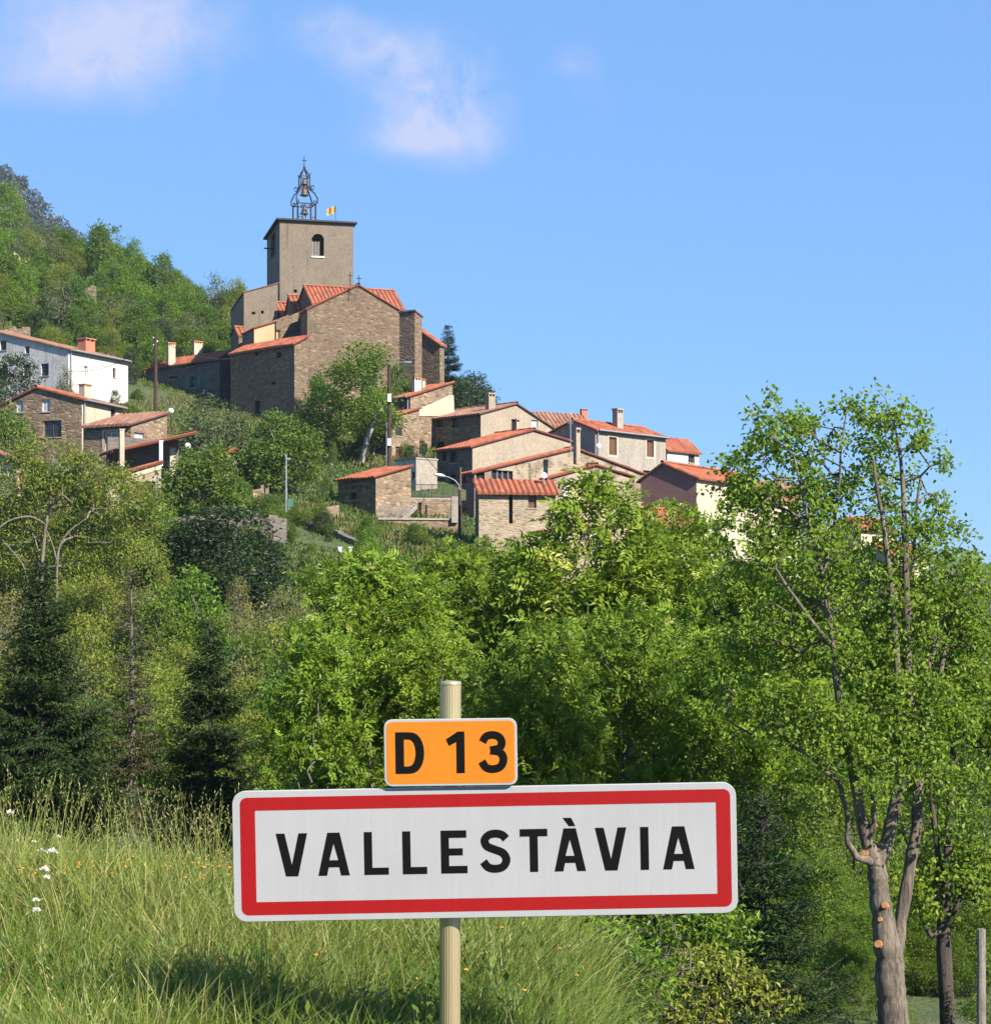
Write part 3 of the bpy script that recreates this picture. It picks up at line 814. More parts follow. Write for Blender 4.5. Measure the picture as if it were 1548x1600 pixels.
def window(root, fn, t0, t1, z0, z1, style, depth):
    fm, pm, extra = STYLE[style]
    kind = 'door' if style == 'door' else 'window'
    if fm is None:
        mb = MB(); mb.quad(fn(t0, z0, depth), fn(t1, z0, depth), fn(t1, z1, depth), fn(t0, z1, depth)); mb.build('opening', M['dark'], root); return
    w = min(.07, (t1 - t0) * .16); mb = MB(); y0, y1 = depth * .55, depth * .8
    def bar(a, b, c, d):
        p = fn(a, c, y0); mb.box(p, fn(b, c, y0) - p, fn(a, c, y1) - p, fn(a, d, y0) - p)
    bar(t0, t0 + w, z0, z1); bar(t1 - w, t1, z0, z1); bar(t0 + w, t1 - w, z0, z0 + w); bar(t0 + w, t1 - w, z1 - w, z1)
    tm = (t0 + t1) / 2; bar(tm - w * .35, tm + w * .35, z0 + w, z1 - w)
    if kind == 'window' and pm == 'glass': bar(t0 + w, tm - w * .35, (z0 + z1) / 2 - .02, (z0 + z1) / 2 + .02); bar(tm + w * .35, t1 - w, (z0 + z1) / 2 - .02, (z0 + z1) / 2 + .02)
    fo = mb.build(kind, M[fm], root)
    pb = MB(); yp = depth * .72
    pb.quad(fn(t0 + w, z0 + w, yp), fn(t1 - w, z0 + w, yp), fn(t1 - w, z1 - w, yp), fn(t0 + w, z1 - w, yp))
    if pm in ('brown_wood', 'pale_panel'):      # boards of a shutter
        k = 0
        zz = z0 + w + .05
        while zz < z1 - w - .06:
            for a, b in ((t0 + w + .03, tm - w * .5), (tm + w * .5, t1 - w - .03)):
                p = fn(a, zz, yp - .03); pb.box(p, fn(b, zz, yp - .03) - p, fn(a, zz, yp) - p, Vector((0, 0, .035)))
            zz += .09
    pb.build('pane' if pm == 'glass' else 'shutter', M[pm], fo)
    if extra in ('cream', 'white_wall'):
        sb = MB(); k = .16
        def sl(a, b, c, d):
            p = fn(a, c, -.02); sb.box(p, fn(b, c, -.02) - p, fn(a, c, .03) - p, fn(a, d, -.02) - p)
        sl(t0 - k, t0 - .004, z0 - k, z1 + k); sl(t1 + .004, t1 + k, z0 - k, z1 + k); sl(t0, t1, z1 + .004, z1 + k); sl(t0, t1, z0 - k, z0 - .004)
        sb.build('surround', M[extra], root)
    else:
        sb = MB(); p = fn(t0 - .08, z0 - .07, -.05); sb.box(p, fn(t1 + .08, z0 - .07, -.05) - p, fn(t0 - .08, z0 - .07, .02) - p, Vector((0, 0, .06)))
        if kind == 'window': sb.build('sill', M['concrete'], fo)
    if extra in ('shutters', 'shutters_pale'):
        mt = M['green_paint'] if extra == 'shutters' else M['pale_panel']
        sw = (t1 - t0) * .55
        for a, b in ((t0 - sw - .03, t0 - .03), (t1 + .03, t1 + sw + .03)):
            hb = MB(); p = fn(a, z0, -.05); hb.box(p, fn(b, z0, -.05) - p, fn(a, z0, -.012) - p, fn(a, z1, -.05) - p)
            for zz in np.arange(z0 + .08, z1 - .08, .1):
                p = fn(a + .04, zz, -.062); hb.box(p, fn(b - .04, zz, -.062) - p, fn(a + .04, zz, -.051) - p, Vector((0, 0, .05)))
            hb.build('shutter', mt, root)


def chimney(root, px, pt, pb, wpx, d, mat='cream', yaw=30, pots=3, deep=.8):
    w = wpx / F_PX * d; p = P(px, pb, d); h = (pb - pt) / F_PX * d
    mb = MB(); y = rad(yaw); L = w * 1.15
    c = Vector((p.x, p.y, p.z - deep)); mb.cbox(c, L * .85, w * .75, h * .78 + deep, y, 0); z = p.z + h * .78
    ex = Vector((math.cos(y), math.sin(y), 0)); n = pots + 1
    for k in range(n): mb.cbox(Vector((p.x, p.y, z)) + ex * (k / (n - 1) - .5) * L * .74, L * .11, w * .75, h * .13, y)
    o = mb.build('chimney', M[mat], root)
    mb = MB(); mb.cbox((p.x, p.y, z - .01), L * .6, w * .45, h * .13, y); mb.build('flue', M['dark'], o)
    tb = MB(); tb.cbox((p.x, p.y, z + h * .132), L * .98, w * .9, h * .075, y)
    tb.build('chimney_cap', M['tile_plain' if mat in ('cream', 'white_wall') else mat], o)


M['tile_plain'] = plain('clay_cap', (.45, .14, .06), .85, 0, .25, 8)


def body(root, fr, ax, prof, T, zb, mats, ops=(), name='wall', depth=.22, inner=None, floor=2.5):
    """walls under the profile: prof = (s, z) points on the profile face, T = length of the other side"""
    mb = MB(); zb = zb - floor
    ss = [p[0] for p in prof]; zz = [p[1] for p in prof]
    top = lambda s: float(np.interp(s, ss, zz))
    flat = lambda t: zz[0]
    fnR = lambda t, z, i: fr.w(t, i, z); fnL = lambda t, z, i: fr.w(i, t, z)
    hR, hL = [], []
    for o in ops:
        f, x0, y0, x1, y1 = o[:5]; st = o[5]
        g = fr.r if f == 'R' else fr.l
        t0, za = g(x0, y1); t1, zc = g(x1, y1); _, zt = g((x0 + x1) / 2, y0); _, zl = g((x0 + x1) / 2, y1)
        if t0 > t1: t0, t1 = t1, t0
        (hR if f == 'R' else hL).append((t0, t1, zl, zt, st))
    mo = MB()
    wR, wL = (ss[-1], T) if ax == 'R' else (T, ss[-1])
    face(mb, fnR, ss if ax == 'R' else [0, T], top if ax == 'R' else flat, zb, hR, depth, 0, 0)
    face(mb, fnL, [0, T] if ax == 'R' else ss, flat if ax == 'R' else top, zb, hL, depth, 1, 1)
    # the two far sides
    if ax == 'R':
        for i in range(len(prof) - 1): mb.quad(fr.w(ss[i], T, zb), fr.w(ss[i], T, zz[i]), fr.w(ss[i + 1], T, zz[i + 1]), fr.w(ss[i + 1], T, zb), 1)
        mb.quad(fr.w(ss[-1], 0, zb), fr.w(ss[-1], T, zb), fr.w(ss[-1], T, zz[-1]), fr.w(ss[-1], 0, zz[-1]), 0)
    else:
        for i in range(len(prof) - 1): mb.quad(fr.w(T, ss[i], zb), fr.w(T, ss[i + 1], zb), fr.w(T, ss[i + 1], zz[i + 1]), fr.w(T, ss[i], zz[i]), 1)
        mb.quad(fr.w(0, ss[-1], zb), fr.w(0, ss[-1], zz[-1]), fr.w(T, ss[-1], zz[-1]), fr.w(T, ss[-1], zb), 0)
    mb.build(name, [M[mats[0]], M[mats[1]]], root)
    for h, fn in [(h, fnR) for h in hR] + [(h, fnL) for h in hL]: window(root, fn, h[0], h[1], h[2], h[3], h[4], depth)


def house(name, label, d, th, pl, pc, pr, prof, zb, ax='R', mats=('stone', 'stone'), roof='tile', ops=(), chim=(), group=None, ov=.3, vg=.16, root=None, T=None, wall='wall', floor=2.5, cat='house', rth=.085):
    fr = Frame(d, th, pc)
    pp = [fr.r(*p) if ax == 'R' else fr.l(*p) for p in prof]
    if T is None: T = fr.l(pl) if ax == 'R' else fr.r(pr)
    T = max(T, .4)
    zbw = EYE + (HOR - zb) / F_PX * d
    if root is None: root = thing(name, label, cat, tuple(fr.w(0, 0, zbw)), group)
    body(root, fr, ax, pp, T, zbw, mats, ops, wall, floor=floor)
    if roof: build_roof(fr, ax, pp, T, M[roof], root, ov, vg, th=rth)
    for c in chim: chimney(root, *c)
    return root, fr, pp, T


def gutter(root, fr, face_, t0, t1, z, drop=None):
    fn = (lambda t, i: fr.w(t, i, z)) if face_ == 'R' else (lambda t, i: fr.w(i, t, z))
    mb = MB(); mb.tube([fn(t0, -.34), fn(t1, -.34)], .07, 6); mb.build('gutter', M['zinc'], root)
    if drop:
        a = fn(t0 + .15, -.12); mb = MB(); mb.tube([fn(t0 + .15, -.33), a, a - Vector((0, 0, drop))], .05, 6); mb.build('downpipe', M['zinc'], root)


# ---- left group
r, fr, pp, T = house('stone_house', 'rubble stone gable house with cream side wall below the white house', 128, 70, -40, 128, 192, [(128, 625), (58, 607), (-40, 655)], 760, 'L', ('cream', 'stone'), 'tile',
      [('L', 25, 627, 36, 644, 'white'), ('L', 65, 624, 78, 643, 'white'), ('L', 27, 662, 38, 679, 'dark'), ('L', 14, 664, 25, 681, 'white'), ('L', 68, 657, 96, 683, 'dark'), ('R', 173, 638, 181, 653, 'dark')],
      [(133, 600, 622, 16, 131, 'cream', 60, 3)])
gutter(r, fr, 'R', 0, T, pp[0][1], 5)
r, fr, pp, T = house('plaster_house', 'long white plaster house, left face painted grey as shade, with orange brick chimney high on the left slope', 150, 62, -60, 107, 200, [(107, 547), (-60, 507)], 640, 'L', ('white_wall', 'grey_wall'), 'tile_old',  # grey render on the left face puts its weaker light into the colour
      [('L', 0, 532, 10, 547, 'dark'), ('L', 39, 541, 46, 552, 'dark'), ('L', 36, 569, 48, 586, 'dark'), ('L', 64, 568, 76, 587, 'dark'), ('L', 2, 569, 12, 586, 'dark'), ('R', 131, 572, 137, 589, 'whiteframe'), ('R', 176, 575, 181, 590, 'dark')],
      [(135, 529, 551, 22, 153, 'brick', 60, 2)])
gutter(r, fr, 'R', 0, T, pp[0][1], 6)
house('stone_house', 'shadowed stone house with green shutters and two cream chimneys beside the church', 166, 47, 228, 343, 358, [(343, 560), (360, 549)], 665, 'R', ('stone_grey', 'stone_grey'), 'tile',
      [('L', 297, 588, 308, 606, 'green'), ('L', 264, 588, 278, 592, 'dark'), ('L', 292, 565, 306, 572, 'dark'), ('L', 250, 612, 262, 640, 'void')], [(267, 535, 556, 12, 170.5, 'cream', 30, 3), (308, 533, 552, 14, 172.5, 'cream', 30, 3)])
house('stone_house', 'small stone house with weathered tile roof in front of the cream wall', 119, 66, 131, 205, 261, [(205, 664), (261, 647)], 770, 'R', ('stone', 'stone'), 'tile_old',
      [('L', 163, 675, 181, 709, 'curtain'), ('R', 210, 676, 225, 692, 'white')], ov=.35)

# covered terrace under two thin roofs
fr = Frame(114, 26, 175)
root = thing('covered_terrace', 'open terrace under a thin orange roof on pale posts, brown shuttered room below', 'house', tuple(P(175, 790, 114)))
lo = [fr.r(166, 747), fr.r(252, 724)]
fr2 = Frame(113.2, 26, 166); lo = [fr2.r(166, 748), fr2.r(252, 725)]
body(root, fr2, 'R', [(0, lo[0][1] - .35), (lo[1][0], lo[1][1] - .35)], 2.6, P(0, 800, 113).z, ('beige', 'stone'), [('R', 205, 752, 243, 800, 'door'), ('R', 186, 760, 200, 800, 'void')], 'lower_wall')
build_roof(fr2, 'R', lo, 1.5, M['tile'], root, .25, .1, 'lower_roof')
tb = MB(); p = fr2.w(0.3, -.06, lo[0][1] - .3); tb.box(p, fr2.w(lo[1][0], -.06, lo[1][1] - .3) - p, fr2.el * .05, (0, 0, .26)); tb.build('fascia_board', M['cream'], root)
up = [fr.r(178, 707), fr.r(304, 679)]
build_roof(fr, 'R', up, 2.6, M['tile'], root, .15, .1, 'upper_roof')
wb = MB(); p = fr.w(.4, 2.45, P(0, 760, 114).z); wb.box(p, fr.er * (up[1][0] - .6), fr.el * .3, (0, 0, 3.1)); wb.build('back_wall', M['stone_grey'], root)
for px, pt, pb, w, dd, mt in ((190, 672, 740, .26, 113.6, 'cream'), (251, 690, 728, .20, 114.8, 'white_paint')):
    pm = MB(); a = P(px, pb, dd); pm.cbox(a, w, w, (pb - pt) / F_PX * dd, rad(26)); pm.cbox(a + Vector((0, 0, (pb - pt) / F_PX * dd)), w * 1.25, w * 1.25, .06, rad(26)); pm.build('post', M[mt], root)
fl = MB(); p = fr.w(.3, .1, lo[0][1] + .05); fl.box(p, fr.er * (lo[1][0] - .2), fr.el * 2.3, (0, 0, .12)); fl.build('floor', M['concrete'], root)
chimney(root, 269, 698, 710, 9, 117, 'cream', 26, 2, 2.2)
dp = MB(); dp.tube([P(247, 738, 113.6), P(247, 800, 113.6)], .05, 6); dp.build('downpipe', M['zinc'], root)

house('stone_house', 'low stone house corner at the left picture edge, half hidden by the airy yellow-green tree', 108, 58, -50, 26, 33, [(26, 722), (-50, 688)], 800, 'L', ('stone', 'stone_patch'), 'tile_old', [('L', 1, 731, 10, 741, 'whiteframe')])
house('garden_shed', 'tiny orange roofed shed tucked between the bushes below the church', 126, 50, 338, 346, 373, [(346, 712), (373, 703)], 745, 'R', ('beige', 'stone'), 'tile', [('R', 356, 718, 364, 728, 'dark')], cat='shed')

# ---- the church
church = thing('church', 'stone village church with square rendered bell tower and orange tiled roofs on the hill top', 'church', tuple(P(520, 640, 158)))
house('', '', 168, 14, 417, 437, 552, [(437, 344), (552, 350)], 520, 'R', ('tower_render', 'tower_render'), None,
      [('R', 487 + 19.0 * k / 12, 365 + 9.5 * (1 - math.sqrt(max(0, 1 - ((k + .5) / 6 - 1) ** 2))), 487 + 19.0 * (k + 1) / 12, 399.5, 'void') for k in range(12)] + [('R', 459, 452, 464, 457, 'void'), ('L', 423, 366, 430, 402, 'void')], root=church, wall='tower')
frT = Frame(168, 14, 437); WT = frT.r(552); LT = frT.l(417); zT = frT.r(437, 344)[1]
# belfry opening: louvred shutter filling its left part, pale sill, worn patch below
mb = MB(); a0, z0 = frT.r(488, 398.5); a1 = frT.r(498.5); z1 = frT.r(490, 377)[1]
for k in range(9):
    p = frT.w(a0, .05, z0 + (z1 - z0) * k / 9); mb.box(p, frT.er * (a1 - a0), frT.el * .03, (0, 0, (z1 - z0) / 9 * .8))
for a in (a0, (a0 + a1) / 2, a1): p = frT.w(a - .03, .02, z0); mb.box(p, frT.er * .06, frT.el * .04, (0, 0, z1 - z0 + .05))
mb.build('louvre', M['grey_wood'], church)
mb = MB(); a0, z0 = frT.r(486, 402); a1 = frT.r(507); p = frT.w(a0, -.08, z0); mb.box(p, frT.er * (a1 - a0), frT.el * .2, (0, 0, .14)); mb.build('sill', M['white_wall'], church)
mb = MB()
e = .30
c4 = [frT.w(-e, -e, zT + .02), frT.w(WT + e, -e, zT + .02), frT.w(WT + e, LT + e, zT + .02), frT.w(-e, LT + e, zT + .02)]
cu = [v + Vector((0, 0, .14)) for v in c4]; ap = frT.w(WT / 2, LT / 2, zT + .5)
mb.add(c4 + cu + [ap], [(3, 2, 1, 0), (0, 1, 5, 4), (1, 2, 6, 5), (2, 3, 7, 6), (3, 0, 4, 7), (4, 5, 8), (5, 6, 8), (6, 7, 8), (7, 4, 8)])
mb.build('tower_roof', plain('slate_eave', (.05, .04, .038), .85), church)
mb = MB(); p = frT.w(-.45, LT * .5, zT - 1.6); mb.tube([frT.w(0, LT * .5, zT - 1.6), frT.w(-.8, LT * .5, zT - 1.6)], .06, 6); mb.build('gargoyle_spout', M['iron'], church)
# annex against the tower
_, frA, ppA, TA = house('', '', 163, 14, 361, 381, 434, [(381, 457.5), (434, 443.5)], 540, 'R', ('tower_render', 'tower_render'), 'tile_old', [('R', 393, 487, 399, 491, 'void'), ('R', 408, 485, 412, 490, 'void')], root=church, wall='annex_wall', ov=.1, vg=.05, rth=.05)
# nave: front gable, then the taller body across it
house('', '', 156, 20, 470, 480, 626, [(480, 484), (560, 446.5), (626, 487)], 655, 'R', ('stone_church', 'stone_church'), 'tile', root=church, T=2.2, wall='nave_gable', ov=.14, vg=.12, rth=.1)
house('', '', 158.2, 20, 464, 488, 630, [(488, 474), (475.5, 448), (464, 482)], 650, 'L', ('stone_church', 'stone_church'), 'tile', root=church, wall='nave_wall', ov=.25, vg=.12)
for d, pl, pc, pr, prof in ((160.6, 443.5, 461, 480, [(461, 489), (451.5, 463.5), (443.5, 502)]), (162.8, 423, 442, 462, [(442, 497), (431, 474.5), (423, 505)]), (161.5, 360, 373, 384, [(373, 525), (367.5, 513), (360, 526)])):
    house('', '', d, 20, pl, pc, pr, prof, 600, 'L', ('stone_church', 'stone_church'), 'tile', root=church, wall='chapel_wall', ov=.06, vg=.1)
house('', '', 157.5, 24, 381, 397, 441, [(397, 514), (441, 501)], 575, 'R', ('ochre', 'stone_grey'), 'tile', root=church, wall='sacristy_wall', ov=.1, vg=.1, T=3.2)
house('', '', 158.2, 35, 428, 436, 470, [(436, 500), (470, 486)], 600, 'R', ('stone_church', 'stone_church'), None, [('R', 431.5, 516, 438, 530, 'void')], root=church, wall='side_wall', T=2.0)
# buttress and apse on the right
house('', '', 153.6, 58, 624, 648, 659, [(648, 486), (659, 496)], 640, 'R', ('stone_church', 'stone_church'), None, root=church, wall='buttress')
house('', '', 159.5, 56, 652, 687, 694, [(687, 539), (652, 514)], 650, 'L', ('stone_church', 'stone_church'), 'tile', root=church, wall='apse_wall', ov=.2, vg=.15)
frB = Frame(153.6, 58, 648)
mb = MB(); zc = frB.r(648, 486)[1]; p = frB.w(-.1, -.1, zc + .005); L1 = frB.l(624); mb.box(p, frB.w(frB.r(659) + .1, -.1, frB.r(659, 496)[1] + .005) - p, frB.el * (L1 + .2), (0, 0, .12)); mb.build('buttress_cap', M['stone_grey'], church)
# iron crosses on the ridge
for px, pt, pb, d in ((560.5, 430, 447, 156.3), (547, 425, 446, 158)):
    mb = MB(); mb.tube([P(px, pt, d), P(px, pb + 3, d)], .035, 5); zc = P(px, pt + 5, d); mb.tube([zc - Vector((.22, 0, 0)), zc + Vector((.22, 0, 0))], .03, 5); mb.build('ridge_cross', M['iron'], church)

# wrought iron bell cage on the tower
def bell_cage():
    c = frT.w(WT * .43, LT * .5, zT + .25); k = 168 / F_PX
    px = lambda n: n * k
    mb = MB(); yaw = rad(20); ex = Vector((math.cos(yaw), math.sin(yaw), 0)); ey = Vector((-ex.y, ex.x, 0))
    z0, z1 = 0, px(38)
    h = .80; pos = [(sx, sy) for sx in (-1, 1) for sy in (-1, 1)]
    q = lambda a, b, z: c + ex * a + ey * b + Vector((0, 0, z))
    for sx, sy in pos:
        mb.tube([q(sx * h, sy * h, -.2), q(sx * h, sy * h, z1)], .075, 6)
        mb.tube([q(sx * .33, sy * h, -.2), q(sx * .33, sy * h, z1)], .045, 5)
        # curved ribs to the narrow upper stage
        mb.tube([q(sx * h, sy * h, z1), q(sx * h * 1.16, sy * h * 1.16, z1 + .12), q(sx * h * 1.18, sy * h * 1.18, z1 + .45), q(sx * .72, sy * .72, z1 + .95), q(sx * .46, sy * .46, z1 + 1.25), q(sx * .40, sy * .40, z1 + 1.6), q(sx * .38, sy * .38, z1 + 2.5)], .06, 6)
        # scrolls
        for zz, rr, off in ((z1 + .15, .13, h * .93), (z1 + 1.45, .17, .60)):
            ctr = q(sx * off, sy * off, zz); dr = (ex * sx + ey * sy).normalized()
            mb.tube([ctr + dr * rr * math.cos(a) + Vector((0, 0, rr * math.sin(a))) for a in np.linspace(0, 5.4, 12)], .045, 5)
        mb.tube([q(sx * .38, sy * .38, z1 + 2.5), q(sx * .45, sy * .45, z1 + 2.75)], .04, 5)
        mb.tube([q(sx * .38, sy * .38, z1 + 2.45), q(sx * .24, sy * .24, z1 + 2.75), q(0, 0, z1 + 3.25)], .06, 6)
        # braces low in the cage
        mb.tube([q(sx * h, sy * h, .25), q(sx * .33, sy * h, .9)], .035, 5); mb.tube([q(sx * h, sy * h, .9), q(sx * .33, sy * h, .9)], .035, 5)
    for zz, hh, r in ((z1, h, .05), (z1 + 1.6, .42, .035), (z1 + 2.45, .40, .035)):
        for a, b in ((0, 1), (1, 3), (3, 2), (2, 0)): mb.tube([q(pos[a][0] * hh, pos[a][1] * hh, zz), q(pos[b][0] * hh, pos[b][1] * hh, zz)], r, 5)
    mb.tube([q(0, -h, z1), q(0, h, z1)], .04, 5)
    mb.lathe(q(0, 0, z1 + 3.2), [(.05, -.1), (.12, .08), (.05, .22), (.03, .3)], 8)
    mb.tube([q(0, 0, z1 + 3.3), q(0, 0, z1 + 4.25)], .045, 5); t = q(0, 0, z1 + 3.9); mb.tube([t - ex * .2, t + ex * .2], .045, 5)
    o = mb.build('bell_cage', M['iron'], church)
    for zb, r in ((z1 - .80, .34), (z1 + .82, .36), (z1 + 1.78, .26)):
        b = MB(); b.lathe(q(0, 0, zb), [(r * .1, 0), (r, -.0), (r * 1.02, .06), (r * .8, r * .5), (r * .66, r * 1.2), (r * .55, r * 1.7), (r * .3, r * 1.95), (.03, r * 2.05), (.03, r * 2.3)], 14)
        b.tube([q(-r, 0, zb + r * 2.2), q(r, 0, zb + r * 2.2)], .05, 5)
        b.tube([q(0, 0, zb + .2), q(0, 0, zb - .15)], .04, 5)
        b.build('bell', M['bronze'], o, smooth=True)


bell_cage()
# flag on the tower
pf = frT.w(WT * .86, LT * .45, zT + .2); zf = P(526, 305, 169).z
flg = thing('flag', 'small red and yellow striped flag on a thin pole on the tower roof', 'flag', tuple(pf))
mb = MB(); mb.tube([pf - Vector((0, 0, .2)), Vector((pf.x - .06, pf.y, zf))], [.03, .018], 6); mb.build('flagpole', M['iron'], flg)
mb = MB(); W, H = .72, .56; nx = 10; tp = Vector((pf.x - .055, pf.y, zf - .05))
gp = lambda i, j: tp + Vector((-W * i / nx * (1 - .0 * j), .07 * math.sin(i * 1.0), -.0 - H * j / 9 - .26 * (i / nx) ** 1.3 + .03 * math.sin(i * 1.3)))
for j in range(9):
    for i in range(nx): mb.quad(gp(i, j), gp(i + 1, j), gp(i + 1, j + 1), gp(i, j + 1), j % 2)
mb.build('cloth', flag_mats(), flg)

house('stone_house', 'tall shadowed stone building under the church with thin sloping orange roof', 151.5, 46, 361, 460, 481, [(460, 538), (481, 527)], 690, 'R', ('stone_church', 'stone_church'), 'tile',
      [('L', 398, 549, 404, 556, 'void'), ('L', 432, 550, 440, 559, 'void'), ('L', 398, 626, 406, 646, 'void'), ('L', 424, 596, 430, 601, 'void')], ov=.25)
mb = MB(); p = P(455, 533, 153); mb.cbox(p - Vector((0, 0, .3)), .16, .16, .75, .5); mb.cbox(p + Vector((0, 0, .45)), .28, .28, .06, .5)

# ---- centre group
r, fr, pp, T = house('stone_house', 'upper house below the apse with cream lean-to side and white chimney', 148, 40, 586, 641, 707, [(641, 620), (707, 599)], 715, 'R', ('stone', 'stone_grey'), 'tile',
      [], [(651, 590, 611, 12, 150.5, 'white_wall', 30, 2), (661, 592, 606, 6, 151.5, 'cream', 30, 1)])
mb = MB(); pts = [fr.r(654, 650), fr.r(709, 650), fr.r(708, 618), fr.r(702, 617), fr.r(653, 640)]; mb.prism([fr.w(a, -.06, z) for a, z in pts], fr.el * .05); mb.build('rendered_panel', M['cream'], r)
gutter(r, fr, 'L', 0, T, pp[0][1], 2.4)
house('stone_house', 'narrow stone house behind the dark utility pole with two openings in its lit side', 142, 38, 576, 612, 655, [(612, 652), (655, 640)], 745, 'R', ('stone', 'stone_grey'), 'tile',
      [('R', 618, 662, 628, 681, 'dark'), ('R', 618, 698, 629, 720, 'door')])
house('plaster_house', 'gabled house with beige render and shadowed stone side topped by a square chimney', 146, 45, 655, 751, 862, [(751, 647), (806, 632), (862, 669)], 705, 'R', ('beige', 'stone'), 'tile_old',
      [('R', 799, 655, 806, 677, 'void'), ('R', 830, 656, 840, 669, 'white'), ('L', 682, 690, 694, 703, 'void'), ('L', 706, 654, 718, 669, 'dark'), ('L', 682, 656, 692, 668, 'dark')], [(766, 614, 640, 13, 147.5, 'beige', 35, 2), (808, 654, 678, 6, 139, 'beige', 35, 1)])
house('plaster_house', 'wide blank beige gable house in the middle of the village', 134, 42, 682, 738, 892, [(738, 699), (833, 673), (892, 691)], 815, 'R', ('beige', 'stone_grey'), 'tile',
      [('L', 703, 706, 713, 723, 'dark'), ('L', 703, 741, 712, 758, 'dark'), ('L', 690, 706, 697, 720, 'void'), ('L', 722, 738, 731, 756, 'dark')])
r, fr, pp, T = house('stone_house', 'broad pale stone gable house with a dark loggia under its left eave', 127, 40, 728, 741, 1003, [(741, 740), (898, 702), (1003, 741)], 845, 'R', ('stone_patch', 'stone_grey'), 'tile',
      [('R', 768, 735, 801, 753, 'void'), ('R', 744, 738, 757, 755, 'void')], [(901, 668, 706, 9, 129, 'beige', 40, 1), (836, 727, 750, 6, 131, 'beige', 40, 1)])
mb = MB()
for px in (776, 784, 793): mb.tube([fr.w(fr.r(px), -.03, fr.r(px, 753)[1]), fr.w(fr.r(px), -.03, fr.r(px, 737)[1])], .03, 5)
mb.build('loggia_rail', M['zinc'], r)
house('stone_house', 'low pale stone lean-to with corrugated tile eave and one brown shutter', 116, 10, 744, 748, 868, [(748, 769), (742, 753)], 850, 'L', ('stone_light', 'stone_grey'), 'tile',
      [('R', 825, 773, 838, 794, 'brown'), ('R', 795, 770, 801, 818, 'void')], ov=.35)  # narrow dark slot stands in for the shadow strip at the wall corner
r, fr, pp, T = house('stone_house', 'pale stone house with a rising orange verge beside the brown shuttered lean-to', 121, 40, 850, 858, 985, [(858, 748), (930, 728), (985, 745)], 865, 'R', ('stone_patch', 'stone_grey'), 'tile',
      [('R', 883, 761, 893, 776, 'whiteframe')])
r, fr, pp, T = house('plaster_house', 'upper right house with two brown shuttered windows in pale surrounds and tall chimney', 141, 46, 862, 930, 1040, [(930, 672), (896, 658), (862, 676)], 765, 'L', ('beige_grey', 'beige_grey'), 'tile',
      [('R', 951, 683, 963, 711, 'brown_surround'), ('R', 1010, 688, 1021, 714, 'brown_surround'), ('R', 1005, 735, 1017, 750, 'dark')], [(965, 638, 672, 14, 144.5, 'beige_grey', 45, 2)])
gutter(r, fr, 'R', 0, T, pp[0][1], 4)
house('plaster_house', 'small pale plaster house stepping down behind the two shuttered windows', 149, 45, 1030, 1042, 1092, [(1042, 702), (1026, 685)], 765, 'L', ('grey_wall', 'beige_grey'), 'tile', [('R', 1075, 710, 1085, 723, 'dark')])
house('stone_house', 'far house whose striped tile slope shows between two gables on the skyline', 152, 20, 838, 846, 919, [(846, 665), (834, 647)], 700, 'L', ('stone', 'stone_grey'), 'tile_old', [], [(912, 639, 652, 10, 155, 'brick', 20, 2)], T=None)
house('plaster_house', 'house with maroon gable wall and cream front under an orange roof', 121, 56, 1001, 1088, 1197, [(1088, 747), (1036, 725), (1001, 751)], 890, 'L', ('cream', 'maroon'), 'tile',
      [('R', 1150, 766, 1164, 780, 'whiteframe'), ('R', 1112, 812, 1124, 828, 'dark'), ('R', 1160, 815, 1172, 830, 'dark')])
house('plaster_house', 'cream house half hidden behind the maroon house, only a strip of dark red roof showing', 128, 42, 1195, 1203, 1248, [(1203, 781), (1188, 756)], 890, 'L', ('cream', 'cream'), 'tile_old', [('R', 1215, 800, 1226, 816, 'dark')])
house('plaster_house', 'cream house seen through the tall lime tree, nearest the right picture edge', 116, 45, 1340, 1392, 1450, [(1392, 866), (1366, 853), (1340, 866)], 960, 'L', ('cream', 'beige'), 'tile', [('R', 1412, 885, 1424, 902, 'dark')])
house('plaster_house', 'second cream house seen through the lime tree, higher and farther back', 124, 45, 1300, 1345, 1396, [(1345, 826), (1322, 812), (1300, 826)], 900, 'L', ('cream', 'beige'), 'tile', [('R', 1362, 838, 1372, 852, 'dark')])
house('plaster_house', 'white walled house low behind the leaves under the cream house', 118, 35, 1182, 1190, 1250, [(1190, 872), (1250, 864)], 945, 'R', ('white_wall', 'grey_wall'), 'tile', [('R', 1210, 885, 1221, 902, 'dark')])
house('stone_house', 'pale stone house half buried in the bright green tree tops with a white window', 112, 22, 846, 853, 985, [(853, 832), (985, 820)], 930, 'R', ('stone_light', 'stone'), 'tile',
      [('R', 925, 836, 936, 856, 'whiteframe'), ('R', 880, 842, 890, 858, 'dark')])
house('plaster_house', 'pinkish house showing a scrap of orange roof among the tree tops', 113, 42, 972, 1032, 1092, [(1032, 820), (1000, 797), (972, 816)], 910, 'L', ('cream', 'beige'), 'tile', [('R', 1050, 838, 1061, 853, 'dark')])
house('stone_house', 'square stone house with plain orange roof at the top of the stone ramp', 124, 43, 528, 587, 642, [(587, 746), (642, 730)], 835, 'R', ('stone', 'stone'), 'tile',
      [('L', 547, 769, 557, 781, 'dark')])

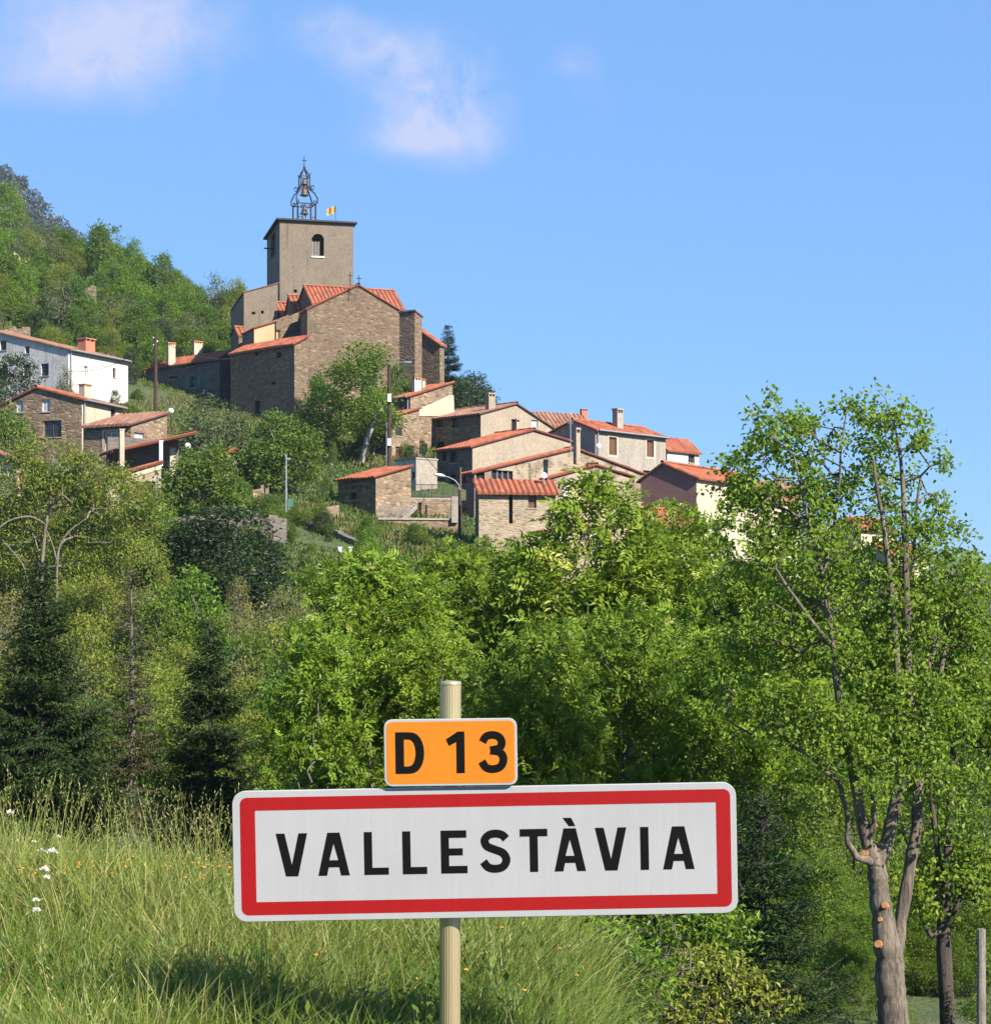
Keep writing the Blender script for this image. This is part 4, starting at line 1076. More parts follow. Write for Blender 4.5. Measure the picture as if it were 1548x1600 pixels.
# ---- walled yard with outside stair beside the square stone house
yd = thing('walled_yard', 'stone yard with iron railings, outside stair and concrete pillar next to the lamp post', 'yard', tuple(P(655, 845, 122)))
f = Frame(122, 8, 592)
mb = MB(); a1 = f.r(717); z0 = P(0, 812, 122).z; p = f.w(0, 0, z0 - 4.5); mb.box(p, f.er * a1, f.el * 1.0, (0, 0, 4.5)); mb.build('retaining_wall', M['stone'], yd)
mb = MB(); p = f.w(-.05, -.08, z0 + .004); mb.box(p, f.er * (a1 + .1), f.el * .5, (0, 0, .12)); mb.build('coping', M['concrete'], yd)
f2 = Frame(126, 8, 640)
zt = P(0, 780, 126).z
body(yd, f2, 'R', [(0, zt), (f2.r(716), zt)], 4.0, P(0, 815, 126).z, ('stone', 'stone'), [('R', 646, 785, 658, 809, 'door')], 'back_wall')
mb = MB(); p = f2.w(0, .003, zt + .003); mb.box(p, f2.er * f2.r(716), f2.el * 4, (0, 0, .1)); mb.build('terrace_floor', M['concrete'], yd)
mb = MB()
for i in range(27):
    a = f2.r(641 + 74 * i / 26); mb.tube([f2.w(a, .06, zt + .1), f2.w(a, .06, zt + .95)], .014 if i % 6 else .028, 5)
for zz in (.18, .95): mb.tube([f2.w(0, .06, zt + zz), f2.w(f2.r(715), .06, zt + zz)], .022, 5)
mb.build('railing', M['iron'], yd)
mb = MB(); p = P(710, 817, 122.6); mb.cbox(p, .40, .4, 1.62, rad(8)); mb.build('pillar', M['beige_grey'], yd)
mb = MB()
for i in range(7):
    p = P(628 + 3.4 * i, 806 - 3.3 * i, 124.6); mb.box(p, (.16, 0, 0), (0, .9, 0), (0, 0, .14))
a, b = P(626, 812, 124.55), P(652, 786, 124.55); mb.prism([a, a + Vector((0, 0, -.35)), b + Vector((0, 0, -.35)), b], (0, -.14, 0)); mb.build('stair', M['concrete'], yd)
mb = MB()
for i in range(30):
    a = f.r(593 + 48 * i / 29); mb.tube([f.w(a, .1, z0 + .1), f.w(a, .1, z0 + .85)], .014, 5)
mb.tube([f.w(0, .1, z0 + .85), f.w(f.r(641), .1, z0 + .85)], .02, 5); mb.build('low_railing', M['grey_wood'], yd)
f3 = Frame(133, 40, 650)
blk = thing('plaster_house', 'small flat topped beige block behind the stone yard', 'house', tuple(f3.w(0, 0, P(0, 760, 133).z)))
z3 = P(0, 717, 133).z
body(blk, f3, 'R', [(0, z3), (f3.r(683), z3)], 2.4, P(0, 760, 133).z, ('beige_grey', 'grey_wall'), [('R', 640, 735, 641, 736, 'void')][:0] + [('L', 643, 737, 648, 748, 'dark')], 'wall')
mb = MB(); p = f3.w(-.05, -.05, z3 + .004); mb.box(p, f3.er * (f3.r(683) + .1), f3.el * 2.5, (0, 0, .1)); mb.build('flat_roof', M['concrete'], blk)

# ---- ruin and terrace walls
def wall_thing(name, label, pts, h, th, mat, group=None, cat='wall', cap=None, jag=.0):
    """free-standing wall along (px, py_top, d) points"""
    V = [P(*p) for p in pts]; root = thing(name, label, cat, tuple(V[0] - Vector((0, 0, h))), group); mb = MB(); rng = random.Random(len(label))
    for i in range(len(V) - 1):
        a, b = V[i], V[i + 1]; n = max(1, int((b - a).length / .5)); d = (b - a); s = Vector((-d.y, d.x, 0)).normalized() * th
        for k in range(n):
            p, q = a + d * k / n, a + d * (k + 1) / n; j = rng.uniform(-jag, jag)
            vs = [p - Vector((0, 0, h)), q - Vector((0, 0, h)), q + s - Vector((0, 0, h)), p + s - Vector((0, 0, h)), p + Vector((0, 0, j)), q + Vector((0, 0, j)), q + s + Vector((0, 0, j)), p + s + Vector((0, 0, j))]
            mb.add(vs, [(0, 1, 5, 4), (1, 2, 6, 5), (2, 3, 7, 6), (3, 0, 4, 7), (4, 5, 6, 7)])
    mb.build('masonry', M[mat], root)
    if cap:
        cb = MB()
        for i in range(len(V) - 1):
            a, b = V[i] + Vector((0, 0, jag + .01)), V[i + 1] + Vector((0, 0, jag + .01)); d = b - a; s = Vector((-d.y, d.x, 0)).normalized(); cb.box(a - s * .06, d, s * (th + .12), (0, 0, .09))
        cb.build('coping', M[cap], root)
    return root


wall_thing('stone_wall', 'sloping grey stone ramp wall running down to the square stone house', [(452, 803, 117), (490, 820, 115.5), (528, 832, 114), (568, 849, 112)], 1.6, .45, 'stone_grey', jag=.06)
wall_thing('stone_wall', 'curved dark garden wall below the spiky green clump', [(432, 885, 108), (470, 889, 108), (505, 889, 108.5), (540, 878, 110), (575, 868, 111)], 1.5, .5, 'stone_grey', cap='grey_wood', jag=.05)
wall_thing('stone_wall', 'low dry stone terrace wall above the ramp', [(452, 799, 119.5), (495, 795, 120), (530, 790, 121)], 1.1, .5, 'stone', jag=.12)
wall_thing('stone_wall', 'ruined little dry stone wall in the grass beside the thin lamp pole', [(395, 762, 118), (420, 758, 118.5)], .8, .5, 'stone', jag=.15)
wall_thing('stone_wall', 'low pale wall in front of the dark round evergreen', [(262, 808, 107.5), (310, 806, 107.5), (350, 803, 108), (405, 800, 109)], .7, .4, 'stone_grey', jag=.06)
wall_thing('stone_wall', 'stepped grey rock face left of the flowering bank', [(408, 806, 110), (420, 803, 110), (448, 806, 110.5)], 2.6, .9, 'stone_grey', jag=.2)
wall_thing('stone_wall', 'long broken terrace wall high on the wooded slope', [(22, 468, 208), (60, 463, 208), (100, 467, 207), (132, 470, 206)], 2.6, .7, 'stone', jag=.3)
wall_thing('stone_wall', 'ruined wall stub standing at the end of the long terrace wall', [(132, 450, 204), (147, 446, 204)], 3.4, 1.2, 'stone', jag=.3, cat='ruin')
wall_thing('stone_wall', 'short pale wall glimpsed in the hillside scrub above the terrace wall', [(64, 412, 226), (84, 411, 226)], 1.4, .6, 'beige', jag=.1)
wall_thing('stone_wall', 'brown stone bank above the white house roof', [(2, 512, 178), (45, 510, 178)], 2.0, .6, 'stone', jag=.2)
gp_ = thing('gate', 'dark garden gate between two white posts at the foot of the ramp', 'gate', tuple(P(545, 872, 110.5)))
for px in (530.5, 547):
    mb = MB(); p = P(px, 876, 110.2); mb.cbox(p - Vector((0, 0, .3)), .2, .2, 1.0, .3); mb.cbox(p + Vector((0, 0, .7)), .26, .26, .06, .3); mb.build('post', M['white_wall'], gp_)
mb = MB()
for k in range(9): p = P(532.5 + 1.6 * k, 876, 110.3); mb.box(p, (.045, 0, 0), (0, .03, 0), (0, 0, .6))
for zz in (.08, .5): p = P(532, 876, 110.34) + Vector((0, 0, zz)); mb.box(p, (.5, 0, 0), (0, .03, 0), (0, 0, .05))
mb.build('leaf', M['iron'], gp_)

# ---- poles and lamps
def pole(name, label, px, pt, pb, d, r, mat, cat='utility pole', extra=None, group=None):
    a, b = P(px, pb, d), P(px, pt, d); g = ground(a.x, a.y); a.z = min(a.z, g) - .3
    root = thing(name, label, cat, (a.x, a.y, a.z + .3), group)
    mb = MB(); mb.tube([a, b], [r * 1.15, r * .8], 10); mb.build('shaft', M[mat], root, smooth=False)
    if extra: extra(root, b)
    return root


def ex_wood(root, b):
    mb = MB()
    for k in range(3): mb.lathe(b + Vector((.12 if k % 2 else -.12, 0, -.3 - .25 * k)), [(.02, -.06), (.06, -.03), (.05, .05), (.02, .08)], 8)
    mb.build('insulator', M['white_paint'], root)
    mb = MB(); mb.tube([b + Vector((-.2, 0, -.35)), b + Vector((.2, 0, -.35))], .03, 5); mb.build('bracket', M['iron'], root)


def ex_poleB(root, b):
    mb = MB(); mb.tube([b + Vector((0, -.05, -.15)), b + Vector((.6, -.1, .1)), b + Vector((1.1, -.15, .13))], .03, 6); mb.build('lamp_arm', M['zinc'], root)
    mb = MB(); mb.cbox(b + Vector((1.3, -.15, .08)), .5, .16, .1); mb.build('lamp_head', M['zinc'], root)
    for z, h in ((-2.6, .5), (-5.6, .45)):
        mb = MB(); mb.cbox(b + Vector((.03, -.22, z)), .24, .18, h); mb.cbox(b + Vector((.03, -.22, z + h)), .28, .22, .04); mb.build('meter_box', M['white_paint'], root)


def ex_lamp(root, b):
    pts = [b + Vector((0, 0, -.05))] + [b + Vector((-1.42 * (1 - math.cos(t)) * .5, 0, .0 + .52 * math.sin(t))) for t in np.linspace(.1, 2.2, 9)]
    pts = [b, b + Vector((-.06, 0, .30)), b + Vector((-.28, 0, .55)), b + Vector((-.6, 0, .72)), b + Vector((-1.0, 0, .84))]
    mb = MB(); mb.tube(pts, .035, 7); mb.build('lamp_arm', M['zinc'], root)
    c = pts[-1]; mb = MB(); mb.tube([c + Vector((.1, 0, -.02)), c + Vector((-.1, 0, .02)), c + Vector((-.45, 0, .06)), c + Vector((-.52, 0, .06))], [.05, .10, .09, .02], 8); mb.build('lamp_head', M['globe'], root, smooth=True)
    mb = MB(); mb.cbox(b + Vector((.2, -.1, -1.75)), .34, .2, .1); mb.build('sign_box', M['white_paint'], root)


pole('utility_pole', 'bare brown wooden pole in front of the shadowed house with green shutters', 243, 521, 645, 137, .13, 'pole_wood', extra=ex_wood)
pole('utility_pole', 'dark utility pole with white meter boxes and a lamp arm before the narrow stone house', 608, 569, 728, 136, .15, 'pole_wood', extra=ex_poleB)
pole('metal_post', 'thin grey metal post just left of the dark utility pole', 604.0, 660, 728, 137, .05, 'zinc', 'post')
pole('lamp_post', 'dark street lamp with a pale curved arm beside the stone yard', 718, 765, 850, 119, .10, 'iron', 'street lamp', ex_lamp)
pole('metal_post', 'short brown post standing behind the curved street lamp', 719.5, 730, 790, 124, .06, 'brown_wood', 'post')
def ex_thin(root, b):
    mb = MB(); mb.cbox(b + Vector((.12, 0, -.2)), .3, .14, .1); mb.cbox(b + Vector((0, 0, -.02)), .12, .12, .1); mb.build('lamp_head', M['zinc'], root)
    mb = MB(); mb.cbox(b + Vector((.25, 0, -3.0)), .3, .2, .5); mb.build('green_box', M['green_paint'], root)
pole('lamp_post', 'slim grey lamp pole on the grassy terrace with a green box near its foot', 447, 713, 800, 117, .055, 'zinc', 'street lamp', ex_thin)
pole('wooden_post', 'grey wooden post at the right picture edge beside the lime trunks', 1533, 1452, 1640, 21, .055, 'pole_grey', 'post')
for px, py, d, lab in ((267, 642, 133, 'round white lamp globe in the dark gap behind the small stone house'), (293, 697, 118, 'round white lamp globe at the end of the terrace roof')):
    c = P(px, py, d); t = thing('globe_lamp', lab, 'lamp', (c.x, c.y, c.z - 1.4), 'white globe lamps')
    mb = MB(); mb.lathe(c, [(.02, -.2), (.15, -.14), (.21, 0), (.15, .14), (.02, .2)], 12); mb.build('globe', M['globe'], t, smooth=True)
    mb = MB(); mb.tube([c - Vector((0, 0, 1.6)), c - Vector((0, 0, .18))], .03, 6); mb.build('stem', M['iron'], t)
for px, py, d, r, lab in ((850, 743, 117.5, .19, 'white satellite dish at the left end of the rising orange verge'), (936, 696, 139, .17, 'small white satellite dish under the upper right house')):
    c = P(px, py, d); t = thing('satellite_dish', lab, 'dish', tuple(c - Vector((0, 0, .5))))
    nrm = Vector((.1, -.95, .3)).normalized(); u = nrm.orthogonal().normalized(); w = nrm.cross(u); mb = MB(); V = []; Fc = []
    for i in range(4):
        for k in range(14): a = 2 * PI * k / 14; rr = r * (i + .3) / 3.3; V.append(c + u * rr * math.cos(a) + w * rr * math.sin(a) + nrm * (rr * rr / r * .35))
    for i in range(3):
        for k in range(14): Fc.append((i * 14 + k, i * 14 + (k + 1) % 14, (i + 1) * 14 + (k + 1) % 14, (i + 1) * 14 + k))
    Fc.append(tuple(range(14))); mb.add(V, Fc); mb.build('reflector', M['white_paint'], t)
    mb = MB(); mb.tube([c, c + nrm * .25], .015, 5); mb.tube([c, c + Vector((0, .15, -.1)), c + Vector((0, .15, -.6))], .025, 5); mb.build('bracket', M['zinc'], t)
# antenna mast on the broad stone gable
c = P(891.5, 712, 127.5); t = thing('antenna_mast', 'thin television mast standing before the beige chimney', 'antenna', tuple(c)); mb = MB(); mb.tube([c, P(891, 655, 127.5)], .025, 5)
for k in range(5): q = P(891, 656 + 1.5 * k, 127.5); mb.tube([q - Vector((.18, 0, 0)), q + Vector((.18, 0, 0))], .012, 4)
mb.build('rod', M['zinc'], t)
# overhead cables
def cable(label, a, b, sag, r=.02):
    pts = [a + (b - a) * k / 14 - Vector((0, 0, sag * 4 * (k / 14) * (1 - k / 14))) for k in range(15)]
    t = tag(link_cable(pts, r), label, 'cable', 'overhead cables')
def link_cable(pts, r):
    mb = MB(); mb.tube(pts, r, 4); return mb.build('overhead_cable', M['cable'])
cable('dark cable slanting from the dark utility pole down to the stone yard', P(609, 640, 136), P(700, 752, 124), .25)
cable('dark cable between the brown wooden pole and the stone church building', P(243, 527, 137), P(364, 560, 150), .5)
cable('dark cable from the brown wooden pole to the long white house', P(243, 529, 137), P(110, 580, 148), .7)

# ------------------------------------------------------------------ vegetation
def norm(a): return a / np.maximum(1e-9, np.linalg.norm(a, axis=1))[:, None]


def sample_ells(rng, ells, n, shell=.55, gap=.0, gs=1.0):
    """n points in a union of ellipsoids (cx,cy,cz,rx,ry,rz), denser towards the outside, thinned in patches"""
    e = np.array(ells, float); vol = e[:, 3] * e[:, 4] * e[:, 5]; out = []; tot = 0; tries = 0
    while tot < n and tries < 40:
        tries += 1
        k = rng.choice(len(e), n, p=vol ** .8 / (vol ** .8).sum()); u = norm(rng.normal(0, 1, (n, 3)))
        r = np.where(rng.rand(n) < shell, rng.uniform(.75, 1.0, n), rng.rand(n) ** (1 / 3.))
        p = e[k, :3] + u * r[:, None] * e[k, 3:6]
        # drop points buried deep inside another ellipsoid
        q = (p[:, None] - e[None, :, :3]) / e[None, :, 3:6]; inside = ((q ** 2).sum(2) < .35).sum(1) > 0
        keep = ~inside | (rng.rand(n) < .35)
        if gap > 0:
            v = vnoise(p[:, 0] + 31 + .6 * p[:, 2], p[:, 2] + 17 + .5 * p[:, 1], gs, 4); keep &= v > gap * rng.uniform(.7, 1.3, n)
        p = p[keep]; out.append(p); tot += len(p)
    return np.concatenate(out)[:n]


def grow(rng, pts, seeds, bias=.25, step=.5, up=.35):
    """attach crown points to a growing skeleton; seeds: list of (xyz, parent, radius). returns pos, parent, radius0, is_crown"""
    ns = len(seeds); cap = ns + len(pts) * 6
    pos = np.zeros((cap, 3)); par = np.full(cap, -1); r0 = np.zeros(cap); pl = np.zeros(cap); cr = np.zeros(cap, bool)
    for i, (p, q, r) in enumerate(seeds):
        pos[i] = p; par[i] = q; r0[i] = r; pl[i] = 0 if q < 0 else pl[q] + np.linalg.norm(pos[i] - pos[q]) * .6
    n = ns
    sp = pos[:ns]; d0 = np.min(np.linalg.norm(pts[:, None] - sp[None], axis=2), axis=1)
    for k in np.argsort(d0):
        p = pts[k]; dv = p - pos[:n]; ds = np.sqrt((dv ** 2).sum(1))
        cost = ds + bias * pl[:n] + up * np.maximum(0, -dv[:, 2])
        j = int(np.argmin(cost)); dist = ds[j]; m = min(5, int(dist / step)); last = j
        if m > 0:
            a = pos[j]
            for t in range(1, m + 1):
                f = t / (m + 1); q = a + (p - a) * f + rng.normal(0, .05 * dist, 3); q[2] += .10 * dist * math.sin(PI * f)
                pos[n] = q; par[n] = last; pl[n] = pl[last] + np.linalg.norm(q - pos[last]); last = n; n += 1
                if n >= cap - 8: break
        pos[n] = p; par[n] = last; pl[n] = pl[last] + np.linalg.norm(p - pos[last]); cr[n] = True; n += 1
        if n >= cap - 8: break
    return pos[:n], par[:n], r0[:n], cr[:n]


def radii(pos, par, r0, tip, expo=.46, cap_r=.2):
    n = len(pos); cnt = np.zeros(n)
    child = np.bincount(par[par >= 0], minlength=n)
    cnt[child == 0] = 1
    for i in range(n - 1, -1, -1):
        if par[i] >= 0: cnt[par[i]] += cnt[i]
    r = np.minimum(tip * np.maximum(cnt, 1) ** expo, cap_r)
    return np.maximum(r, r0), cnt


def branch_mesh(pos, par, r, min_r=.0, sides=(4, 6, 9)):
    idx = np.where(par >= 0)[0]; idx = idx[r[idx] >= min_r]
    Vs, Fs, off = [], [], 0
    for lo, hi, n in ((0, .02, sides[0]), (.02, .07, sides[1]), (.07, 9, sides[2])):
        s = idx[(r[idx] >= lo) & (r[idx] < hi)]
        if not len(s): continue
        a = pos[par[s]]; b = pos[s]; d = norm(b - a); a = a - d * (r[s] * np.where(r[s] > .06, .02, .3))[:, None]
        ref = np.where(np.abs(d[:, 2:3]) > .9, np.array([[1., 0, 0]]), np.array([[0, 0, 1.]])); u = norm(np.cross(d, ref)); w = np.cross(d, u)
        ra = np.minimum(r[par[s]], r[s] * 1.5); rb = r[s]; ang = 2 * PI * np.arange(n) / n
        ring = u[:, None] * np.cos(ang)[None, :, None] + w[:, None] * np.sin(ang)[None, :, None]
        V = np.concatenate([a[:, None] + ring * ra[:, None, None], b[:, None] + ring * rb[:, None, None]], 1)
        k = np.arange(n); F = np.stack([k, (k + 1) % n, (k + 1) % n + n, k + n], 1)[None] + (np.arange(len(s)) * 2 * n)[:, None, None] + off
        Vs.append(V.reshape(-1, 3)); Fs.append(F.reshape(-1, 4)); off += len(s) * 2 * n
    return np.concatenate(Vs), np.concatenate(Fs)


def leaf_quads(rng, base, axis, nrm, L, W, tint, hexa=False):
    """pointed leaves folded along the midrib"""
    axis = norm(axis); side = norm(np.cross(axis, nrm)); up = np.cross(side, axis); L = L[:, None]; W = W[:, None]; n = len(base)
    fold = up * W * .25
    if not hexa:
        V = np.stack([base, base + axis * L * .45 + side * W / 2 + fold, base + axis * L - up * L * .08, base + axis * L * .45 - side * W / 2 + fold], 1)
        return V.reshape(-1, 3), np.arange(4 * n).reshape(n, 4), np.repeat(tint, 4)
    V = np.stack([base, base + axis * L * .22 + side * W * .42 + fold, base + axis * L * .62 + side * W * .40 + fold, base + axis * L - up * L * .15,
                  base + axis * L * .62 - side * W * .40 + fold, base + axis * L * .22 - side * W * .42 + fold], 1)
    b = np.arange(n)[:, None] * 6
    F = np.concatenate([b + np.array([[0, 1, 2, 3]]), b + np.array([[0, 3, 4, 5]])])
    return V.reshape(-1, 3), F, np.repeat(tint, 6)


def foliage(rng, pos, par, cnt, cr, per, size, spread, mode='simple', maxcnt=2.5, ar=.55, up=.8, tint=(.45, .22), hexa=False, droop=.2, light=None):
    nodes = np.where((cnt <= maxcnt) & (par >= 0) & cr)[0]
    p = pos[nodes]; d = norm(p - pos[par[nodes]] + 1e-6)
    k = len(nodes); t0 = np.clip(rng.normal(tint[0], tint[1] * .7, k), 0, 1)
    base = np.repeat(p, per, 0) + rng.normal(0, spread, (k * per, 3)) * np.array([1, 1, .7]) + np.repeat(d, per, 0) * rng.uniform(-.6, .9, (k * per, 1)) * spread
    n = k * per; dd = np.repeat(d, per, 0)
    ax = norm(dd * .5 + rng.normal(0, .75, (n, 3)) - np.array([0, 0, droop])); nr = norm(rng.normal(0, .55, (n, 3)) + np.array([0, 0, up]))
    tt = np.clip(np.repeat(t0, per) + rng.normal(0, tint[1] * .7, n), 0, 1)
    if mode == 'simple':
        L = size * rng.uniform(.5, 1.3, n)
        return leaf_quads(rng, base, ax, nr, L, L * ar, tt, hexa)
    # pinnate: leaflets on both sides of a drooping stalk
    m = 9; s = np.array([.25, .25, .45, .45, .65, .65, .85, .85, 1.0]); sg = np.array([1, -1, 1, -1, 1, -1, 1, -1, 0])
    RL = size * rng.uniform(.5, 1.25, n); side = norm(np.cross(ax, nr)); nr2 = np.cross(side, ax)
    b = base[:, None] + ax[:, None] * (RL[:, None, None] * s[None, :, None]) - np.array([0, 0, 1.]) * (RL[:, None, None] * (s ** 2)[None, :, None] * .25)
    a = ax[:, None] * .55 + side[:, None] * sg[None, :, None] * .9 + rng.normal(0, .12, (n, m, 3)) - np.array([0, 0, .15])
    N = np.repeat(nr2, m, 0) + rng.normal(0, .25, (n * m, 3)); L = np.repeat(RL, m) * rng.uniform(.34, .46, n * m)
    return leaf_quads(rng, b.reshape(-1, 3), a.reshape(-1, 3), norm(N), L, L * ar, np.clip(np.repeat(tt, m) + rng.normal(0, .05, n * m), 0, 1), False)


def cat_parts(parts):
    V, F, T, o = [], [], [], 0
    for v, f, t in parts: V.append(v); F.append(f + o); T.append(t); o += len(v)
    return np.concatenate(V), np.concatenate(F), np.concatenate(T)


LM = {
    'ash': leaf_mat('bright_green_leaves', [(0, (.045, .09, .008)), (.45, (.14, .215, .017)), (.8, (.215, .285, .028)), (.92, (.27, .31, .04)), (1, (.46, .44, .14))], .38),
    'lime': leaf_mat('lime_leaves', [(0, (.05, .10, .012)), (.5, (.135, .215, .024)), (1, (.215, .29, .042))], .44, (.26, .42, .05)),
    'olive': leaf_mat('yellow_green_leaves', [(0, (.06, .09, .012)), (.5, (.145, .18, .025)), (.85, (.215, .22, .034)), (1, (.22, .16, .055))], .34),
    'mid': leaf_mat('mid_green_leaves', [(0, (.03, .068, .010)), (.5, (.080, .14, .018)), (1, (.145, .20, .034))], .33),
    'dark': leaf_mat('dark_green_leaves', [(0, (.010, .024, .008)), (.5, (.022, .045, .012)), (1, (.05, .08, .02))], .15, (.12, .2, .03)),
    'fresh': leaf_mat('fresh_green_leaves', [(0, (.05, .11, .008)), (.5, (.12, .21, .016)), (1, (.19, .28, .03))], .40),
    'grey': leaf_mat('grey_green_leaves', [(0, (.04, .06, .025)), (.5, (.085, .11, .045)), (1, (.15, .17, .08))], .22),
    'bud': leaf_mat('budding_leaves', [(0, (.08, .075, .025)), (.5, (.15, .145, .045)), (1, (.24, .22, .08))], .25),
    'brown': leaf_mat('brown_green_needles', [(0, (.035, .04, .015)), (.5, (.075, .065, .028)), (1, (.13, .095, .045))], .15),
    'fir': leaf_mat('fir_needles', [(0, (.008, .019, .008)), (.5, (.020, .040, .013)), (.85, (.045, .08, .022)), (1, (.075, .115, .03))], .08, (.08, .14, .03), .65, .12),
    'cream': leaf_mat('elder_blossom', [(0, (.10, .14, .03)), (.5, (.42, .40, .15)), (1, (.6, .56, .28))], .25),
    'far': leaf_mat('far_leaves', [(0, (.045, .055, .045)), (.5, (.065, .072, .058)), (1, (.095, .09, .072))], .15),
}
LM['slope'] = leaf_mat('slope_weeds', [(0, (.03, .06, .012)), (.4, (.06, .10, .018)), (.75, (.10, .13, .03)), (.9, (.13, .11, .05)), (1, (.15, .085, .06))], .25)
BK = {'grey': bark_mat('grey_bark', (.10, .085, .065), (.23, .195, .155)), 'pale': bark_mat('pale_bark', (.28, .24, .19), (.5, .45, .38)), 'limb': bark_mat('pale_limb_bark', (.13, .105, .08), (.25, .21, .165)), 'dark': bark_mat('dark_bark', (.045, .035, .028), (.11, .085, .065)),
      'lime': bark_mat('lime_bark', (.075, .057, .042), (.27, .215, .16))}


def make_tree(name, label, cat, loc, ells, n, per, leaf, size, spread, seed, bark='grey', mode='simple', trunk_h=.35, trunk_r=.14, tip=.008, shell=.55, gap=.25, gs=1.0, tint=(.45, .22), ar=.55,
              seeds=None, hexa=False, group=None, min_r=.0, stems=1, bias=.25, step=.5, extra=None, maxcnt=2.5, droop=.2, up=.8, cap_r=.2, thin=None, chains=None):
    """crown ellipsoids are in metres above loc"""
    rng = np.random.RandomState(seed); loc = Vector(loc)
    root = thing(name, label, cat, loc, group); L0 = np.array(loc)
    pts = sample_ells(rng, ells, n, shell, gap, gs)
    if thin: pts = pts[rng.rand(len(pts)) < np.interp(pts[:, 2], thin[0], thin[1])]
    if seeds is None:
        e = np.array(ells); zc = (e[:, 2] * e[:, 3]).sum() / e[:, 3].sum(); xc, yc = (e[:, 0] * e[:, 3]).sum() / e[:, 3].sum(), (e[:, 1] * e[:, 3]).sum() / e[:, 3].sum()
        seeds = []
        for s in range(stems):
            o = rng.normal(0, .12, 2) if stems > 1 else (0, 0); prev = -1; K = 5; lean = rng.normal(0, .25, 2) if stems > 1 else rng.normal(0, .08, 2)
            for k in range(K):
                f = k / (K - 1); seeds.append(((o[0] + (xc + lean[0] * zc) * f ** 1.5 + rng.normal(0, .02), o[1] + (yc + lean[1] * zc) * f ** 1.5, -.3 + (zc * trunk_h * 2 + .3) * f), prev, trunk_r * (1 - .55 * f) / stems ** .5)); prev = len(seeds) - 1
    pos, par, r0, cr = grow(rng, pts, seeds, bias, step)
    r, cnt = radii(pos, par, r0, tip, cap_r=cap_r)
    ov = pos.copy()
    if chains:
        pb = par.copy(); pb[:len(seeds)] = -1
        V, F = branch_mesh(ov, par, r, min_r) if False else branch_mesh(ov, np.where(np.arange(len(par)) < len(seeds), -1, par), r, min_r)
        mb = MB(); rj = random.Random(seed)
        for ch in chains:
            q = [Vector(pos[i]) for i in ch]; rr = [float(r0[i]) if r0[i] > 0 else float(r[i]) for i in ch]; rr[0] = min(rr[0], rr[1] * 1.35); sp, sr = [], []
            for i in range(len(q) - 1):
                a, b_, c_, d_ = q[max(i - 1, 0)], q[i], q[i + 1], q[min(i + 2, len(q) - 1)]
                for t in (0, .25, .5, .75):
                    sp.append(.5 * ((2 * b_) + (c_ - a) * t + (2 * a - 5 * b_ + 4 * c_ - d_) * t * t + (3 * b_ - a - 3 * c_ + d_) * t ** 3)); sr.append((rr[i] + (rr[i + 1] - rr[i]) * t) * rj.uniform(.95, 1.06))
            sp.append(q[-1]); sr.append(rr[-1]); mb.tube(sp, sr, 14)
        k = len(mb.v); W = np.array(mb.v); V2 = list(W) ; F2 = [tuple(f) for f in mb.f] + [tuple(int(x) + k for x in f) for f in F]
        link_mesh('trunk', np.concatenate([W, V]) + L0, F2, BK[bark], root, smooth=True)
    else:
        V, F = branch_mesh(ov, par, r, min_r)
        link_mesh('trunk', V + L0, F, BK[bark], root, smooth=True)
    parts = [foliage(rng, pos, par, cnt, cr, per, size, spread, mode, maxcnt, ar, up, tint, hexa, droop)]
    if extra: parts += extra(rng, pos, par, cnt, cr)
    V, F, T = cat_parts(parts)
    link_mesh('crown', V + L0, F, LM[leaf] if isinstance(leaf, str) else leaf, root, tint=T)
    return root


def copy_tree(root, loc, rot, sc, label=None, group=None):
    c = root.copy(); C.objects.link(c); c.location = loc; c.rotation_euler = (0, 0, rot); c.scale = sc if isinstance(sc, tuple) else (sc, sc, sc)
    if label: c['label'] = label
    if group: c['group'] = group
    for ch in root.children:
        k = ch.copy(); C.objects.link(k); k.parent = c
    return c


def move_tree(root, loc, rot, sc):
    root.location = loc; root.rotation_euler = (0, 0, rot); root.scale = sc if isinstance(sc, tuple) else (sc, sc, sc)


def fit(px, py_top, d, proto_h, wide=1.0, g=None):
    """where a tree stands and how big it is when its top shows at (px, py_top) at d metres"""
    t = P(px, py_top, d); g = ground(t.x, t.y) if g is None else g; h = max(.4, t.z - g); s = h / proto_h
    return (t.x, t.y, g), (s * wide, s * wide, s)


def crown(h, w, bottom=.2, lobes=7, seed=0, top=.8):
    """an uneven crown of several lobes in a tree h high and w wide"""
    r = random.Random(seed); out = [(0, 0, h * (bottom + 1) / 2, w * .34, w * .34, h * (1 - bottom) * .42)]
    for k in range(lobes):
        a = 2 * PI * k / lobes + r.uniform(-.4, .4); z = h * (bottom + .18 + (1 - bottom - .30) * r.random()); zz = (z / h - bottom) / (1 - bottom); ww = w * .5 * (1.0 - .75 * max(0, zz - .35)) * r.uniform(.75, 1.0)
        s = w * r.uniform(.15, .24); out.append(((ww - s) * math.cos(a), (ww - s) * math.sin(a), z, s, s, s * r.uniform(.8, 1.2)))
    for k in range(3):
        a = r.uniform(0, 6.28); s = w * r.uniform(.13, .19); out.append((s * .7 * math.cos(a), s * .7 * math.sin(a), h - s * r.uniform(1.0, 1.6), s, s, s * 1.2))
    return out


